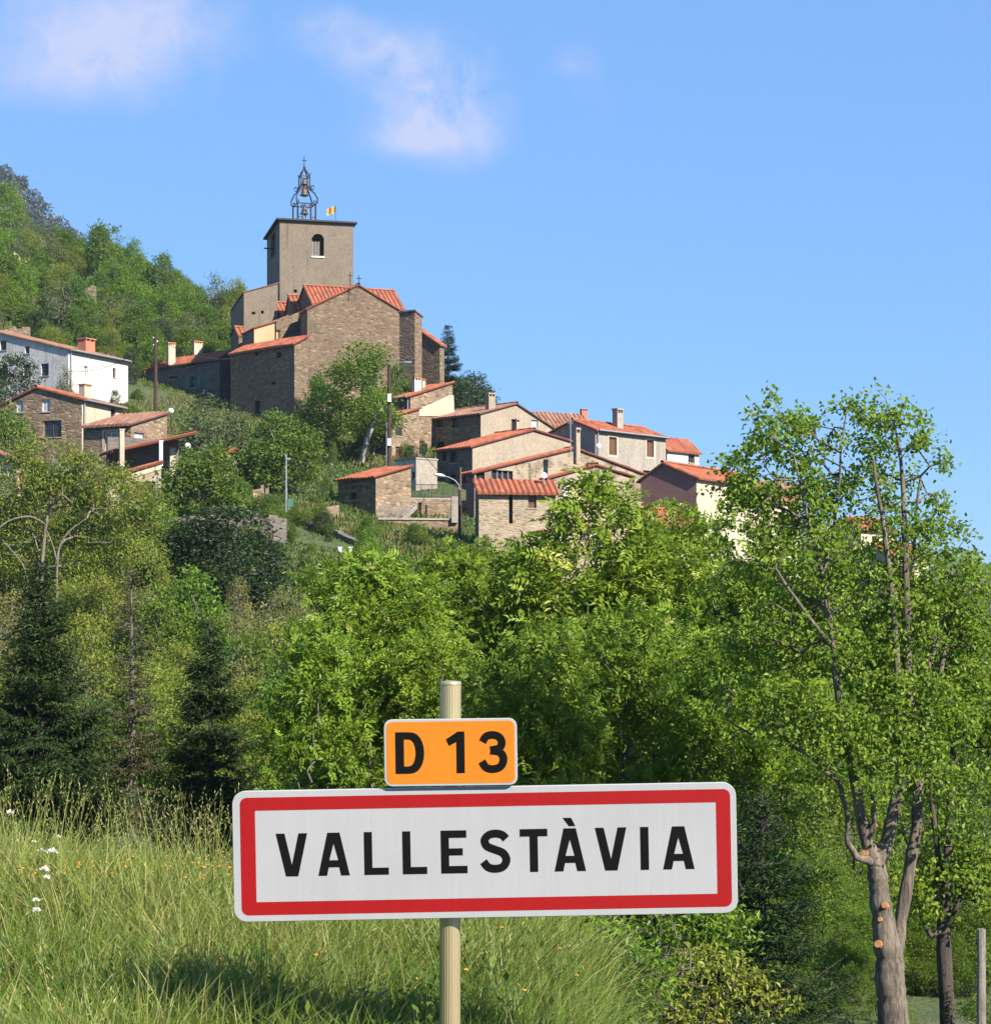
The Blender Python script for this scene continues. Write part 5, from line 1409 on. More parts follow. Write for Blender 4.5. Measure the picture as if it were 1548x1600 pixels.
def conifer(name, label, loc, h, w, seed, leaf='fir', whorl=.27, spr=1.0, nb=11, bark='dark', sparse=0.0, tipup=.1, first=.06, ls=.15):
    rng = np.random.RandomState(seed); loc = Vector(loc); root = thing(name, label, 'tree', loc); L0 = np.array(loc)
    mb = MB(); mb.tube([loc + Vector((0, 0, -.3)), loc + Vector((.02, .01, h * .5)), loc + Vector((0, 0, h))], [h * .018, h * .011, .008], 8)
    B, A, N, L, T = [], [], [], [], []
    z = h * first
    while z < h * .985:
        f = z / h; R = w / 2 * (1 - f) ** .82 * rng.uniform(.85, 1.08) + .05
        for k in range(max(3, int(nb * (1 - .4 * f)))):
            if rng.rand() < sparse: continue
            az = rng.uniform(0, 2 * PI); ln = R * rng.uniform(.7, 1.12); el = -.20 + .65 * f + rng.normal(0, .08)
            d = np.array([math.cos(az) * math.cos(el), math.sin(az) * math.cos(el), math.sin(el)]); side = np.array([-math.sin(az), math.cos(az), 0.])
            m = max(3, int(ln / .075)); q = np.linspace(.12, 1, m)
            sag = -.16 * ln * np.sin(q * PI * .9) + tipup * ln * q ** 2
            c = np.array([0, 0, z + rng.normal(0, .05)]) + d * (q * ln)[:, None] + np.array([0, 0, 1.]) * sag[:, None]
            mb.tube([loc + Vector(c[0]) - Vector(d) * ln * .12, loc + Vector(c[m // 2]), loc + Vector(c[-1])], [.014 + .006 * ln, .008, .003], 4, caps=False)
            for i in range(m):
                tw = (.34 * ln * (1 - q[i]) ** .7 + .09) * spr
                for sg in (-1, 1):
                    nn = max(2, int(tw / (ls * .33))); ss = np.linspace(0, 1, nn)
                    dirv = side * sg * .85 + d * .55 + np.array([0, 0, -.18]) + rng.normal(0, .12, 3); dirv /= np.linalg.norm(dirv)
                    b = c[i] + dirv * (ss * tw)[:, None] + rng.normal(0, .012, (nn, 3))
                    B.append(b); A.append(np.tile(dirv, (nn, 1)) + rng.normal(0, .40, (nn, 3))); N.append(np.tile([0, 0, 1.], (nn, 1)) + rng.normal(0, .35, (nn, 3)))
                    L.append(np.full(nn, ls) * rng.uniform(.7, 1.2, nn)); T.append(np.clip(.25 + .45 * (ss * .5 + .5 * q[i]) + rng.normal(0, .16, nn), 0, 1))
        z += whorl * (1.05 - .5 * f) * rng.uniform(.8, 1.2)
    B, A, N, L, T = (np.concatenate(x) for x in (B, A, N, L, T))
    V, F, T = leaf_quads(rng, B, norm(A), norm(N), L, L * .24, T)
    mb.build('trunk', BK[bark], root)
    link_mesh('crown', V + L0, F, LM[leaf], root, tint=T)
    return root


# ---- big bright green trees in front of the village --------------------------------------------
def seedpods(rng, pos, par, cnt, cr):
    """pale hanging flower bunches on the sunny side"""
    nodes = np.where((cnt <= 2.5) & cr)[0]; nodes = nodes[(rng.rand(len(nodes)) < .30)]; p = pos[nodes]; k = len(p); per = 14
    b = np.repeat(p, per, 0) + rng.normal(0, .05, (k * per, 3)) * np.array([1, 1, 1.6]) - np.array([0, 0, .10]); n = len(b)
    return [leaf_quads(rng, b, norm(rng.normal(0, .4, (n, 3)) - np.array([0, 0, 1.])), norm(rng.normal(0, 1, (n, 3))), rng.uniform(.04, .075, n), rng.uniform(.022, .035, n), rng.uniform(.93, 1.0, n))]


PROTO_A = make_tree('broadleaf_tree', '', 'tree', (0, 0, 0), crown(9, 6.2, .05, 12, 2), 1000, 5, 'ash', .44, .17, 21, 'grey', 'pinnate', .30, .12, .0065, .6, .40, .9, (.45, .2), .42, stems=4, min_r=.015, bias=.18, step=.45, extra=seedpods)
PROTO_B = make_tree('broadleaf_tree', '', 'tree', (0, 0, 0), crown(8, 5.6, .02, 12, 5), 900, 5, 'ash', .42, .17, 22, 'grey', 'pinnate', .30, .11, .0065, .6, .40, .8, (.40, .2), .42, stems=5, min_r=.015, bias=.18, step=.45)
G_ASH = 'bright green trees between the sign and the village'
ash_list = [  # proto, px, top, d, wide, rot, label
    ('A', 590, 878, 38, 1.0, 1.4, 'bright green tree with hanging yellow flower bunches at the left end of the row'),
    ('A', 735, 868, 42, .95, 2.6, 'bright green tree in front of the stone yard and lamp post, flowering'),
    ('B', 838, 880, 45, .85, 4.0, 'bright green tree below the brown shuttered lean-to'),
    ('B', 1085, 815, 44, .72, 5.1, 'bright green tree covering the foot of the maroon house'),
    ('B', 1160, 872, 39, .9, .9, 'bright green tree between the cream house and the tall lime'),
    ('B', 1010, 890, 48, .85, 2.2, 'bright green tree before the pinkish house'),
    ('B', 510, 985, 33, .85, 3.3, 'lower bright green tree at the left, beside the dark fir'),
    ('A', 660, 1000, 33, .9, 4.4, 'lower bright green tree directly above the orange plate'),
    ('B', 830, 985, 32, .9, .2, 'lower bright green tree right of the orange plate'),
    ('A', 1000, 960, 34, .9, 1.9, 'lower bright green tree above the last letters of the town plate'),
    ('B', 1140, 1010, 32, .9, 5.6, 'lower bright green tree above the right end of the town plate')]
pc_ = P(940, 1000, 41); pc_.z = ground(pc_.x, 41); kk = 41 / F_PX
def _e(px, py, rx, ry, dy=0., rd=.9): q_ = P(px, py, 41); return (q_.x - pc_.x, dy, q_.z - pc_.z, rx * kk, rd, ry * kk)
make_tree('broadleaf_tree', 'tallest bright green tree in the middle, its loose tip against the pale stone house walls', 'tree', pc_,
          [_e(932, 758, 24, 30, 0, .4), (_e(912, 795, 36, 24, 0, .5)), _e(968, 792, 36, 24, .2, .5), _e(1030, 845, 42, 26, .2, .6), _e(860, 868, 45, 26, 0, .6), _e(945, 850, 60, 36, 0, .7), _e(1050, 895, 60, 40), _e(890, 935, 110, 50), _e(1010, 950, 95, 55), _e(950, 1040, 150, 90, 0, 1.4)],
          900, 5, 'ash', .44, .14, 23, 'grey', 'pinnate', .3, .12, .0065, .5, .42, .6, (.5, .2), .42, stems=4, min_r=.010, bias=.18, step=.4, extra=seedpods, group=G_ASH)
firstA = firstB = True
for kind, px, top, d, wide, rot, lab in ash_list:
    pr, hh = (PROTO_A, 9.0) if kind == 'A' else (PROTO_B, 8.0)
    t = P(px, top, d); g = ground(t.x, t.y)
    loc, sc = fit(px, top, d, hh * .985, 1.0, g); sc = (min(sc[0] * wide, 1.05), min(sc[1] * wide, 1.05), sc[2])
    if (kind == 'A' and firstA) or (kind == 'B' and firstB):
        move_tree(pr, loc, rot, sc); pr['label'] = lab; pr['group'] = G_ASH
        if kind == 'A': firstA = False
        else: firstB = False
    else: copy_tree(pr, loc, rot, sc, lab, G_ASH)


# ---- the pruned lime tree at the right -----------------------------------------------------------
def lime_tree():
    D = 27.0; base = P(1400, 1600, D); base.z = ground(base.x, D); k = D / F_PX
    def L(px, py, dy=0.0): p = P(px, py, D) - base; return (p.x, dy, p.z)
    limbs = [  # (px, py, radius in px, depth offset), parent limb point given as (limb, index)
        (None, [(1400, 1640, 30, 0), (1393, 1560, 26, 0), (1390, 1500, 25, 0), (1379, 1432, 19, 0), (1373, 1390, 17, 0), (1369, 1352, 16, 0)]),
        ((0, 5), [(1352, 1312, 12, -.05), (1340, 1262, 11, -.1), (1329, 1212, 9, -.15), (1320, 1172, 7.5, -.2), (1308, 1110, 6.5, -.25), (1296, 1010, 5.5, -.3), (1280, 905, 4.5, -.3), (1256, 810, 3.2, -.3), (1236, 720, 2, -.3)]),
        ((0, 5), [(1388, 1312, 13, .05), (1398, 1262, 12, .05), (1408, 1228, 10, .05), (1420, 1200, 10, 0), (1424, 1150, 9, 0), (1420, 1080, 8, 0), (1417, 1000, 7.5, 0), (1415, 900, 7, 0), (1412, 800, 5.5, 0), (1407, 720, 3.6, 0), (1398, 665, 2.0, .05), (1386, 622, .8, .1)]),
        ((0, 2), [(1403, 1490, 15, .1), (1411, 1440, 13, .15), (1424, 1372, 12, .2), (1436, 1300, 11, .2), (1440, 1230, 10, .2), (1436, 1180, 9, .15), (1445, 1120, 7, .15), (1455, 1040, 6, .2), (1478, 975, 5, .3), (1515, 930, 4, .4), (1548, 905, 3, .4)]),
        ((2, 4), [(1408, 1150, 7, -.1), (1400, 1090, 6.5, -.15), (1394, 1000, 6, -.2), (1386, 905, 5, -.2), (1374, 810, 4, -.2), (1360, 720, 2.6, -.2)]),
        ((0, 5), [(1335, 1338, 6.5, -.2), (1318, 1312, 6, -.3), (1314, 1262, 5, -.4), (1300, 1218, 4.5, -.5), (1272, 1195, 4, -.6), (1240, 1170, 3, -.7)]),
        ((1, 3), [(1290, 1195, 4.5, -.3), (1262, 1178, 4.5, -.35), (1228, 1162, 3.5, -.4)]),
        ((1, 0), [(1362, 1285, 5.5, -.15), (1358, 1240, 4, -.2), (1352, 1180, 3.2, -.25), (1348, 1120, 2.5, -.25)]),
        ((3, 5), [(1470, 1090, 5, .3), (1490, 1000, 4, .4), (1500, 900, 3, .4)]),
        ((2, 6), [(1432, 920, 4, .3), (1440, 820, 3, .4), (1448, 740, 2, .4)]),
        ((1, 5), [(1270, 985, 4, -.5), (1235, 940, 3.2, -.6), (1200, 890, 2.2, -.7)]),
        ((1, 6), [(1300, 830, 3.2, -.1), (1312, 740, 2.4, 0), (1318, 670, 1.6, 0)])]
    seeds = []; ids = []; cuts = []
    chains = []
    for par, pts in limbs:
        row = []
        prev = -1 if par is None else ids[par[0]][par[1]]
        chain = [prev] if prev >= 0 else []
        for px, py, r, dy in pts:
            if prev >= 0:      # a midpoint with a little crook
                pp = seeds[prev][0]; q = L(px, py, dy); mid = tuple((a + b) / 2 + random.Random(px * 7 + py).uniform(-.02, .02) for a, b in zip(pp, q)); seeds.append((mid, prev, (min(seeds[prev][2], r * k * 1.25) + r * k) / 2)); prev = len(seeds) - 1; chain.append(prev)
            r = r * (.74 if par is not None else .86); seeds.append((L(px, py, dy), prev, r * k)); prev = len(seeds) - 1; row.append(prev); chain.append(prev)
        ids.append(row); chains.append(chain)
    ell = []
    shift = .42       # the leaders stand in the sun in front of most of the crown
    for px, py, rx, ry, dy, rd in ((1235, 725, 85, 95, 0, .9), (1165, 745, 55, 55, 0, .6), (1325, 690, 80, 100, .2, .9), (1385, 625, 48, 62, -.3, .5), (1420, 670, 40, 50, -.2, .5), (1335, 640, 50, 55, .1, .5), (1212, 660, 42, 55, 0, .5), (1275, 650, 45, 50, 0, .5), (1440, 760, 65, 110, .2, .8), (1360, 820, 130, 110, .2, 1.0), (1245, 880, 110, 110, -.2, 1.0), (1470, 870, 75, 110, .3, .9),
                                   (1350, 960, 130, 100, 0, 1.1), (1250, 1010, 95, 110, -.4, 1.0), (1470, 1010, 95, 110, .4, 1.0), (1320, 1090, 120, 80, -.5, .9), (1265, 1120, 70, 55, -.8, .7), (1410, 1110, 90, 60, -.4, .8), (1200, 1080, 80, 90, -.2, .9), (1300, 1170, 60, 40, -.8, .5), (1390, 1170, 70, 40, -.7, .5), (1180, 950, 70, 90, 0, .8), (1540, 1040, 50, 110, .4, .8), (1460, 1130, 70, 60, -.3, .6), (1345, 1205, 50, 35, -.9, .4), (1290, 1215, 50, 35, -.8, .4), (1470, 1230, 40, 40, -.4, .4), (1420, 1290, 28, 24, .5, .3), (1510, 930, 60, 90, .4, .8), (1180, 830, 60, 70, -.2, .7)):
        p = L(px, py, dy); ell.append((p[0], p[1] + (shift if py < 1150 else 0), p[2], rx * k, rd, ry * k))
    def root_extra(root):
        pass
    t = make_tree('lime_tree', 'tall pruned lime tree with fresh orange saw cuts on its pale forked trunk', 'tree', base, ell, 2250, 24, 'lime', .068, .085, 31, 'lime', 'simple', tip=.0052, shell=.35, gap=.36, gs=.6, tint=(.48, .22), ar=.78, seeds=seeds, hexa=True, bias=.12, step=.3, maxcnt=3, up=.55, cap_r=.05, chains=chains, thin=((L(0, 1000)[2], L(0, 850)[2], L(0, 600)[2]), (.95, .68, .40)))
    cut = plain('fresh_saw_cut', (.40, .175, .065), .8, 0, .3, 30)
    for px, py, r in ((1347, 1331, 7), (1377, 1412, 6.5), (1370, 1434, 4.5), (1367, 1472, 8), (1361, 1287, 5)):
        c = P(px, py, D); c.y -= (.19 if py > 1400 else .15); n = Vector((-.35, -.9, .2)).normalized(); mb = MB(); mb.tube([c - n * .12, c], [r * k * 1.0, r * k * .72], 9); mb.build('cut_branch', cut, t)


lime_tree()
lime2_base = P(1478, 1600, 29); lime2_base.z = ground(lime2_base.x, 29)


def lime_two():
    D = 29.0; base = lime2_base; k = D / F_PX
    def L(px, py, dy=0.0): p = P(px, py, D) - base; return (p.x, dy, p.z)
    seeds = []
    def limb(prev, pts):
        for px, py, r, dy in pts: seeds.append((L(px, py, dy), prev, r * k)); prev = len(seeds) - 1
        return prev
    a = limb(-1, [(1483, 1660, 13, 0), (1479, 1560, 12, 0), (1475, 1490, 12, 0), (1474, 1450, 11, 0)])
    limb(a, [(1462, 1425, 4, 0), (1470, 1360, 5, .1), (1462, 1290, 4.5, .1), (1455, 1230, 3.5, .1), (1450, 1150, 2.5, .1)])
    limb(a, [(1478, 1400, 7.5, 0), (1480, 1330, 7, 0), (1486, 1240, 6, 0), (1489, 1170, 5, 0), (1500, 1080, 4, 0), (1508, 980, 3, 0)])
    limb(a, [(1490, 1420, 5, -.1), (1502, 1390, 4, -.1), (1512, 1330, 3, -.1)])
    limb(a, [(1450, 1460, 4, -.2), (1440, 1445, 3, -.2)])
    ell = [(L(px, py)[0], dy, L(px, py)[2], rx * k, rd, ry * k) for px, py, rx, ry, dy, rd in ((1500, 1390, 70, 45, 0, .8), (1500, 1240, 55, 80, .2, .8), (1510, 1090, 60, 90, .2, .8), (1455, 1400, 45, 35, -.2, .5), (1450, 1180, 40, 70, .3, .6), (1540, 1170, 50, 120, .3, .8), (1530, 1320, 40, 60, .2, .6))]
    make_tree('lime_tree', 'slimmer lime tree with dark straight trunk right of the pruned one', 'tree', base, ell, 560, 15, 'lime', .085, .11, 33, 'dark', 'simple', tip=.0055, shell=.4, gap=.36, gs=.7, tint=(.46, .22), ar=.78, seeds=seeds, hexa=True, bias=.12, step=.3, maxcnt=3, up=.55, cap_r=.045)


lime_two()

# ---- airy tree with bare pale branches under the left stone houses
def limbed(D, base, limbs):
    k = D / F_PX; seeds, ids, chains = [], [], []
    for par, pts in limbs:
        prev = -1 if par is None else ids[par[0]][par[1]]; row = []; ch = [prev] if prev >= 0 else []
        for px, py, r, dy in pts: p = P(px, py, D) - base; seeds.append(((p.x, dy, p.z), prev, r * .62 * k)); prev = len(seeds) - 1; row.append(prev); ch.append(prev)
        ids.append(row); chains.append(ch)
    return seeds, chains


def pale_tree():
    D = 89.0; base = P(70, 1000, D); base.z = ground(base.x, D); k = D / F_PX; pz = HOR - (base.z - EYE) / D * F_PX
    seeds, chains = limbed(D, base, [
        (None, [(64, pz + 8, 6, 0), (62, 960, 5, 0), (66, 880, 4.4, 0), (72, 820, 3.8, 0), (78, 790, 3.2, 0), (80, 745, 2.2, 0), (84, 705, 1.2, 0)]),
        (None, [(90, pz + 8, 4, -.5), (93, 945, 3.4, -.6), (95, 880, 3, -.7), (100, 852, 2.6, -.7), (115, 830, 2.2, -.7), (141, 811, 1.3, -.7)]),
        ((1, 2), [(88, 852, 1.8, -.8), (79, 830, 1.3, -.8)]),
        ((0, 3), [(50, 808, 2.4, -.5), (20, 816, 2.2, -.8), (2, 832, 1.9, -.9), (-14, 855, 1.7, -.9)]),
        ((0, 4), [(92, 786, 2.4, -.5), (104, 776, 2, -.8), (118, 786, 1.5, -.9), (122, 779, 1.0, -.9)]),
        ((1, 1), [(112, 930, 1.7, -.9), (150, 925, 1.0, -1.0), (178, 918, .7, -1.0)]),
        ((0, 1), [(48, 905, 2.1, -.7), (40, 880, 1.8, -.8), (12, 846, 1.3, -.9)]),
        ((0, 2), [(52, 840, 1.6, .3), (40, 790, 1.2, .3), (28, 745, .9, .3)]), ((0, 4), [(120, 750, 1.6, .4), (160, 730, 1.1, .4)])])
    def e(px, py, rx, ry, dy=.15, rd=.9): q = P(px, py, D) - base; return (q.x, dy, q.z, rx * k, rd, ry * k)
    make_tree('airy_tree', 'large airy yellow green tree with bare pale branches under the left stone house', 'tree', base, [e(72, 712, 50, 28), e(30, 755, 55, 45), e(118, 745, 60, 40), e(175, 775, 50, 35), e(80, 800, 95, 45, .8), e(20, 850, 55, 50, .8), e(150, 850, 70, 45, .9), e(80, 900, 90, 45, 1.0)],
              1700, 15, 'olive', .17, .22, 81, 'limb', tip=.008, shell=.5, gap=.28, gs=1.0, tint=(.5, .26), ar=.5, seeds=seeds, chains=chains, bias=.2, step=.5, min_r=.018, cap_r=.05)


# ---- green backdrop behind and below the limes, and other mid distance trees ---------------------
PROTO_L = make_tree('leafy_tree', '', 'tree', (0, 0, 0), crown(7.5, 5.4, .02, 10, 9), 850, 15, 'lime', .12, .20, 41, 'dark', 'simple', .3, .10, .007, .6, .34, .8, (.36, .2), .7, stems=3, hexa=False)
G_L = 'leafy trees filling the slope behind the limes'
first = True
LAB_L = 'leafy green tree in the thicket behind the lime trunks at the right'
for px, top, d, w, rot in ((1225, 1165, 36, 1.0, 0), (1330, 1180, 37, 1.0, 2), (1440, 1150, 40, 1.0, 1), (1545, 1120, 38, 1.0, 3), (1265, 1330, 33, .9, 4), (1330, 1420, 32, .8, 5), (1440, 1390, 33.5, .8, 2.5), (1540, 1380, 34, .9, .7),
                           (1300, 1080, 46, 1.0, 2.2), (1210, 1050, 47, 1.0, 1.2), (1420, 1040, 47, 1.0, 1.2), (1530, 1000, 50, 1.0, 4.2), (1250, 960, 62, 1.0, 4.2), (1340, 940, 66, 1.0, .2), (1450, 930, 64, 1.0, 5.2), (1570, 905, 62, 1.0, 3.2)):
    loc, sc = fit(px, top, d, 7.4, 1.0); sc = (max(.5, min(sc[2], 1.0)) * w,) * 2 + (sc[2],)
    if first: move_tree(PROTO_L, loc, rot, sc); PROTO_L['label'] = LAB_L; PROTO_L['group'] = G_L; first = False
    else: copy_tree(PROTO_L, loc, rot, sc, LAB_L, G_L)

# ---- firs and the slim brown larch behind the meadow
def stand(px, top, d): p = P(px, top, d); g = ground(p.x, d); return (p.x, d, g), p.z - g
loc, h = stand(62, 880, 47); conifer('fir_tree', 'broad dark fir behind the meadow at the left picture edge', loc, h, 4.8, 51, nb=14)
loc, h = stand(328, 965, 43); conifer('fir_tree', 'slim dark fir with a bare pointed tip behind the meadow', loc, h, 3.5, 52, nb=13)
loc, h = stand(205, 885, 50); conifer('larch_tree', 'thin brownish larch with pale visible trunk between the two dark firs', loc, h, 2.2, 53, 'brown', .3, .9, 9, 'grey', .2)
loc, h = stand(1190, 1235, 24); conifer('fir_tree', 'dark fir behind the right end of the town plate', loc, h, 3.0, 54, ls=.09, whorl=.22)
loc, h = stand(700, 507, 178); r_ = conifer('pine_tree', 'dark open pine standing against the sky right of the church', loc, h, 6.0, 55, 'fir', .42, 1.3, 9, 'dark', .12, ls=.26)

# ---- smaller prototypes for the village and the slopes
PR = {}
PR['round'] = (make_tree('round_tree', '', 'tree', (0, 0, 0), crown(5, 4.8, .0, 9, 12), 560, 17, 'mid', .20, .22, 61, 'grey', 'simple', .3, .10, .012, .65, .28, .8, (.45, .22), .6, min_r=.014), 4.9)
PR['dark'] = (make_tree('evergreen_tree', '', 'tree', (0, 0, 0), crown(5, 5.0, .0, 8, 13), 480, 16, 'dark', .17, .22, 62, 'dark', 'simple', .3, .12, .012, .7, .22, .8, (.4, .22), .6, min_r=.016), 4.9)
PR['fresh'] = (make_tree('leafy_tree', '', 'tree', (0, 0, 0), crown(5, 4.2, .05, 8, 14), 420, 15, 'fresh', .18, .21, 63, 'grey', 'simple', .3, .10, .011, .62, .3, .7, (.45, .22), .6, min_r=.013), 4.9)
PR['olive'] = (make_tree('airy_tree', '', 'tree', (0, 0, 0), crown(5.5, 4.4, .02, 8, 15), 460, 15, 'olive', .17, .23, 64, 'grey', 'simple', .35, .10, .010, .5, .33, .7, (.5, .26), .5, min_r=.026), 5.4)
PR['grey'] = (make_tree('grey_tree', '', 'tree', (0, 0, 0), crown(4.5, 3.6, .06, 7, 16), 300, 14, 'grey', .17, .20, 65, 'grey', 'simple', .3, .08, .012, .6, .3, .7, (.45, .25), .5, min_r=.012), 4.4)
PR['bud'] = (make_tree('budding_tree', '', 'tree', (0, 0, 0), crown(5, 4.2, .05, 8, 17), 460, 12, 'bud', .12, .17, 66, 'grey', 'simple', .35, .09, .009, .65, .25, .7, (.5, .25), .6, min_r=.012), 4.9)
PR['scrub'] = (make_tree('scrub_bush', '', 'bush', (0, 0, 0), crown(2.2, 3.0, -.1, 7, 18), 260, 14, 'mid', .15, .18, 67, 'grey', 'simple', .2, .05, .010, .6, .25, .6, (.5, .26), .55, stems=4, min_r=.012), 2.1)
PR['tall'] = (make_tree('poplar_like_tree', '', 'tree', (0, 0, 0), crown(9, 4.4, .12, 10, 19), 560, 15, 'mid', .20, .27, 68, 'pale', 'simple', .35, .14, .011, .55, .28, .9, (.6, .25), .55, min_r=.085), 8.8)
USED = set()


def put(kind, px, top, d, wide, rot, label, group=None, name=None, base=None, wmax=None):
    pr, hh = PR[kind]; loc, sc = fit(px, top, d, hh, wide, base)
    if wmax: sc = (min(sc[0], wmax), min(sc[1], wmax), sc[2])
    if kind not in USED: USED.add(kind); move_tree(pr, loc, rot, sc); o = pr; o['label'] = label
    else: o = copy_tree(pr, loc, rot, sc, label)
    if group: o['group'] = group
    elif 'group' in o: del o['group']
    if name: o.name = name
    return o


put('round', 312, 697, 111, 1.25, 0, 'round dense green fig tree in front of the dark gap by the terrace', name='fig_tree')
put('round', 445, 645, 126, 1.32, 2, 'dark green rounded walnut tree on the grassy terrace under the church', name='walnut_tree')
put('grey', 337, 618, 128, 1.35, 1, 'grey green slender tree between the fig and the tall church building')
put('fresh', 508, 590, 143, 1.1, .9, 'leafy green tree hiding the lower left corner of the church gable')
put('fresh', 584, 605, 143, 1.0, 2.9, 'leafy green tree right of the white trunk, touching the dark utility pole')
put('tall', 562, 537, 139, 1.6, .5, 'tall green tree with white trunk before the church gable')
put('dark', 497, 588, 150, .5, 2, 'ivy covered dark tree against the foot of the church gable')
put('round', 626, 570, 151, .5, 3, 'small ivy bush clinging below the church buttress', wmax=.7)
put('dark', 728, 600, 170, .8, 4, 'dark bushy tree at the foot of the church pine')
put('dark', 750, 606, 174, .7, 2, 'dark bushy tree behind the square chimney on the skyline')
put('dark', 738, 590, 172, .8, 1, 'dark bushy tree on the skyline right of the church pine')
put('dark', 358, 798, 96, 1.7, 4, 'dark evergreen mass right of the pale low wall', name='evergreen_tree')
put('dark', 400, 836, 98, 1.2, 1.3, 'second dark evergreen merging with the grey rock face')
put('dark', 308, 815, 96, 1.3, 2.4, 'dark evergreen left end of the shadowed clump below the low pale wall')
put('fresh', 297, 893, 82, .95, 2.5, 'vivid green rounded tree behind the slim fir')
put('olive', 195, 738, 95, 1.0, 4.0, 'yellow green tree under the brown shuttered terrace room')
put('olive', 10, 800, 94, 1.0, 1.0, 'yellow green tree cut by the left picture edge')
put('olive', 150, 905, 82, 1.0, 5.0, 'yellow green tree above the tip of the broad fir')
put('olive', 232, 850, 88, .8, 3.0, 'yellow green tree left of the vivid green rounded tree')
put('fresh', 250, 775, 99, .7, 1.0, 'green tree just below the low pale wall')
put('bud', 436, 925, 80, 1.0, 1.0, 'budding tree with pale stems left of the flowering green tree')
put('bud', 372, 908, 86, .6, 2.0, 'small budding tree in front of the dark evergreen clump')
put('bud', 390, 1040, 62, .9, 3.0, 'budding shrub right of the slim fir', name='budding_shrub')
put('scrub', 486, 850, 109, .85, 0, 'spiky green garden clump above the curved dark wall', name='garden_plant')
put('round', 455, 818, 111, .8, 1, 'flowering reddish green bank plants beside the ramp wall')
put('dark', 512, 834, 112.5, .9, 2, 'dark green shrub leaning on the stone ramp wall')
put('round', 375, 745, 117, .9, 2, 'low green shrub right of the fig tree')
put('scrub', 510, 745, 127, .5, 2, 'low dark shrub in the grass left of the square stone house')
put('scrub', 425, 800, 111, .5, 4, 'small shrub hanging over the grey rock face')
put('dark', 205, 545, 168, .6, 3, 'dark tree between the white house and the shadowed stone house')
put('dark', 25, 560, 139, .9, 3, 'dark tree in front of the shade-grey end of the white house')
put('grey', 100, 572, 141, .5, 3, 'grey green shrub under the small windows of the white house', name='grey_shrub')
put('dark', 180, 612, 141, .4, 3, 'dark bush beside the cream wall of the left stone house', wmax=.4)
put('scrub', 5, 640, 124, .8, 1, 'dark creeper bush on the left corner of the stone gable house')
put('round', 520, 690, 138, .5, 1, 'shaded green bush at the foot of the white trunked tree')
put('round', 575, 655, 143, .5, 2.2, 'shaded green bush behind the dark utility pole', wmax=.5)

rng = np.random.RandomState(77)
# thicket below the village on the left, trees nobody can tell apart
LABT = 'leafy tree of the mixed thicket between meadow and village'
for d, tops, n, x0, x1 in ((93, (3.2, 4.6), 9, -60, 460), (80, (3.4, 4.8), 9, -60, 470), (70, (3.2, 4.6), 9, -60, 480), (60, (3.0, 4.2), 10, -60, 520), (53, (2.6, 3.6), 8, 90, 560), (100, (3.0, 4.2), 7, 560, 1300), (84, (3.5, 5.0), 9, 480, 1350), (66, (3.5, 5.0), 8, 480, 1400)):
    for k in range(n):
        px = x0 + (x1 - x0) * (k + rng.uniform(.1, .9)) / n; dd = d * rng.uniform(.95, 1.05); kind = rng.choice(['olive', 'olive', 'fresh', 'bud', 'mid2', 'olive']) if d > 50 else rng.choice(['olive', 'bud', 'round'])
        if px > 480: kind = rng.choice(['fresh', 'round', 'fresh'])
        if kind == 'mid2': kind = 'round'
        if 265 < px < 450 and 86 < dd < 102: continue      # the dark evergreens stand here
        p = P(px, 900, dd); g = ground(p.x, p.y); h = rng.uniform(*tops) * (.62 if 265 < px < 450 and dd > 74 else 1); pr, hh = PR[kind]
        copy_tree(pr, (p.x, p.y, g), rng.uniform(0, 6.28), (h / hh * rng.uniform(.8, 1.05),) * 2 + (h / hh,), LABT, 'thicket trees between meadow and village')
# wooded slope left of the church
LABH = 'green tree of the wooded slope left of the church'
n_h = 0
for d in (176, 186, 197, 208, 220, 232, 246, 262, 280, 300):
    n = int(17 if d < 250 else 10)
    for k in range(n):
        px = -70 + 480 * (k + rng.uniform(0, 1)) / n; dd = d * rng.uniform(.985, 1.015); p = P(px, 500, dd); g = ground(p.x, p.y)
        py_g = HOR - (g - EYE) / dd * F_PX
        if d < 180 and px < 60: continue
        h = rng.uniform(3.0, 5.4) * (1.0 if d > 190 else .8); py_t = HOR - (g + h - EYE) / dd * F_PX
        lim = np.interp(px, [-50, 0, 60, 125, 160, 215, 270, 300, 340, 400], [262, 290, 352, 366, 352, 385, 425, 440, 445, 455])
        if py_t < lim - 8: continue
        if 10 < px < 150 and 198 < d < 210 and rng.rand() < .4: continue
        kind = rng.choice(['round', 'round', 'fresh', 'olive', 'grey', 'dark', 'round'], p=[.2, .2, .2, .13, .09, .09, .09]); pr, hh = PR[kind]
        if n_h >= 190: break
        n_h += 1
        copy_tree(pr, (p.x, p.y, g - .2), rng.uniform(0, 6.28), (h / hh * rng.uniform(.85, 1.25),) * 2 + (h / hh,), LABH, 'trees on the wooded slope')
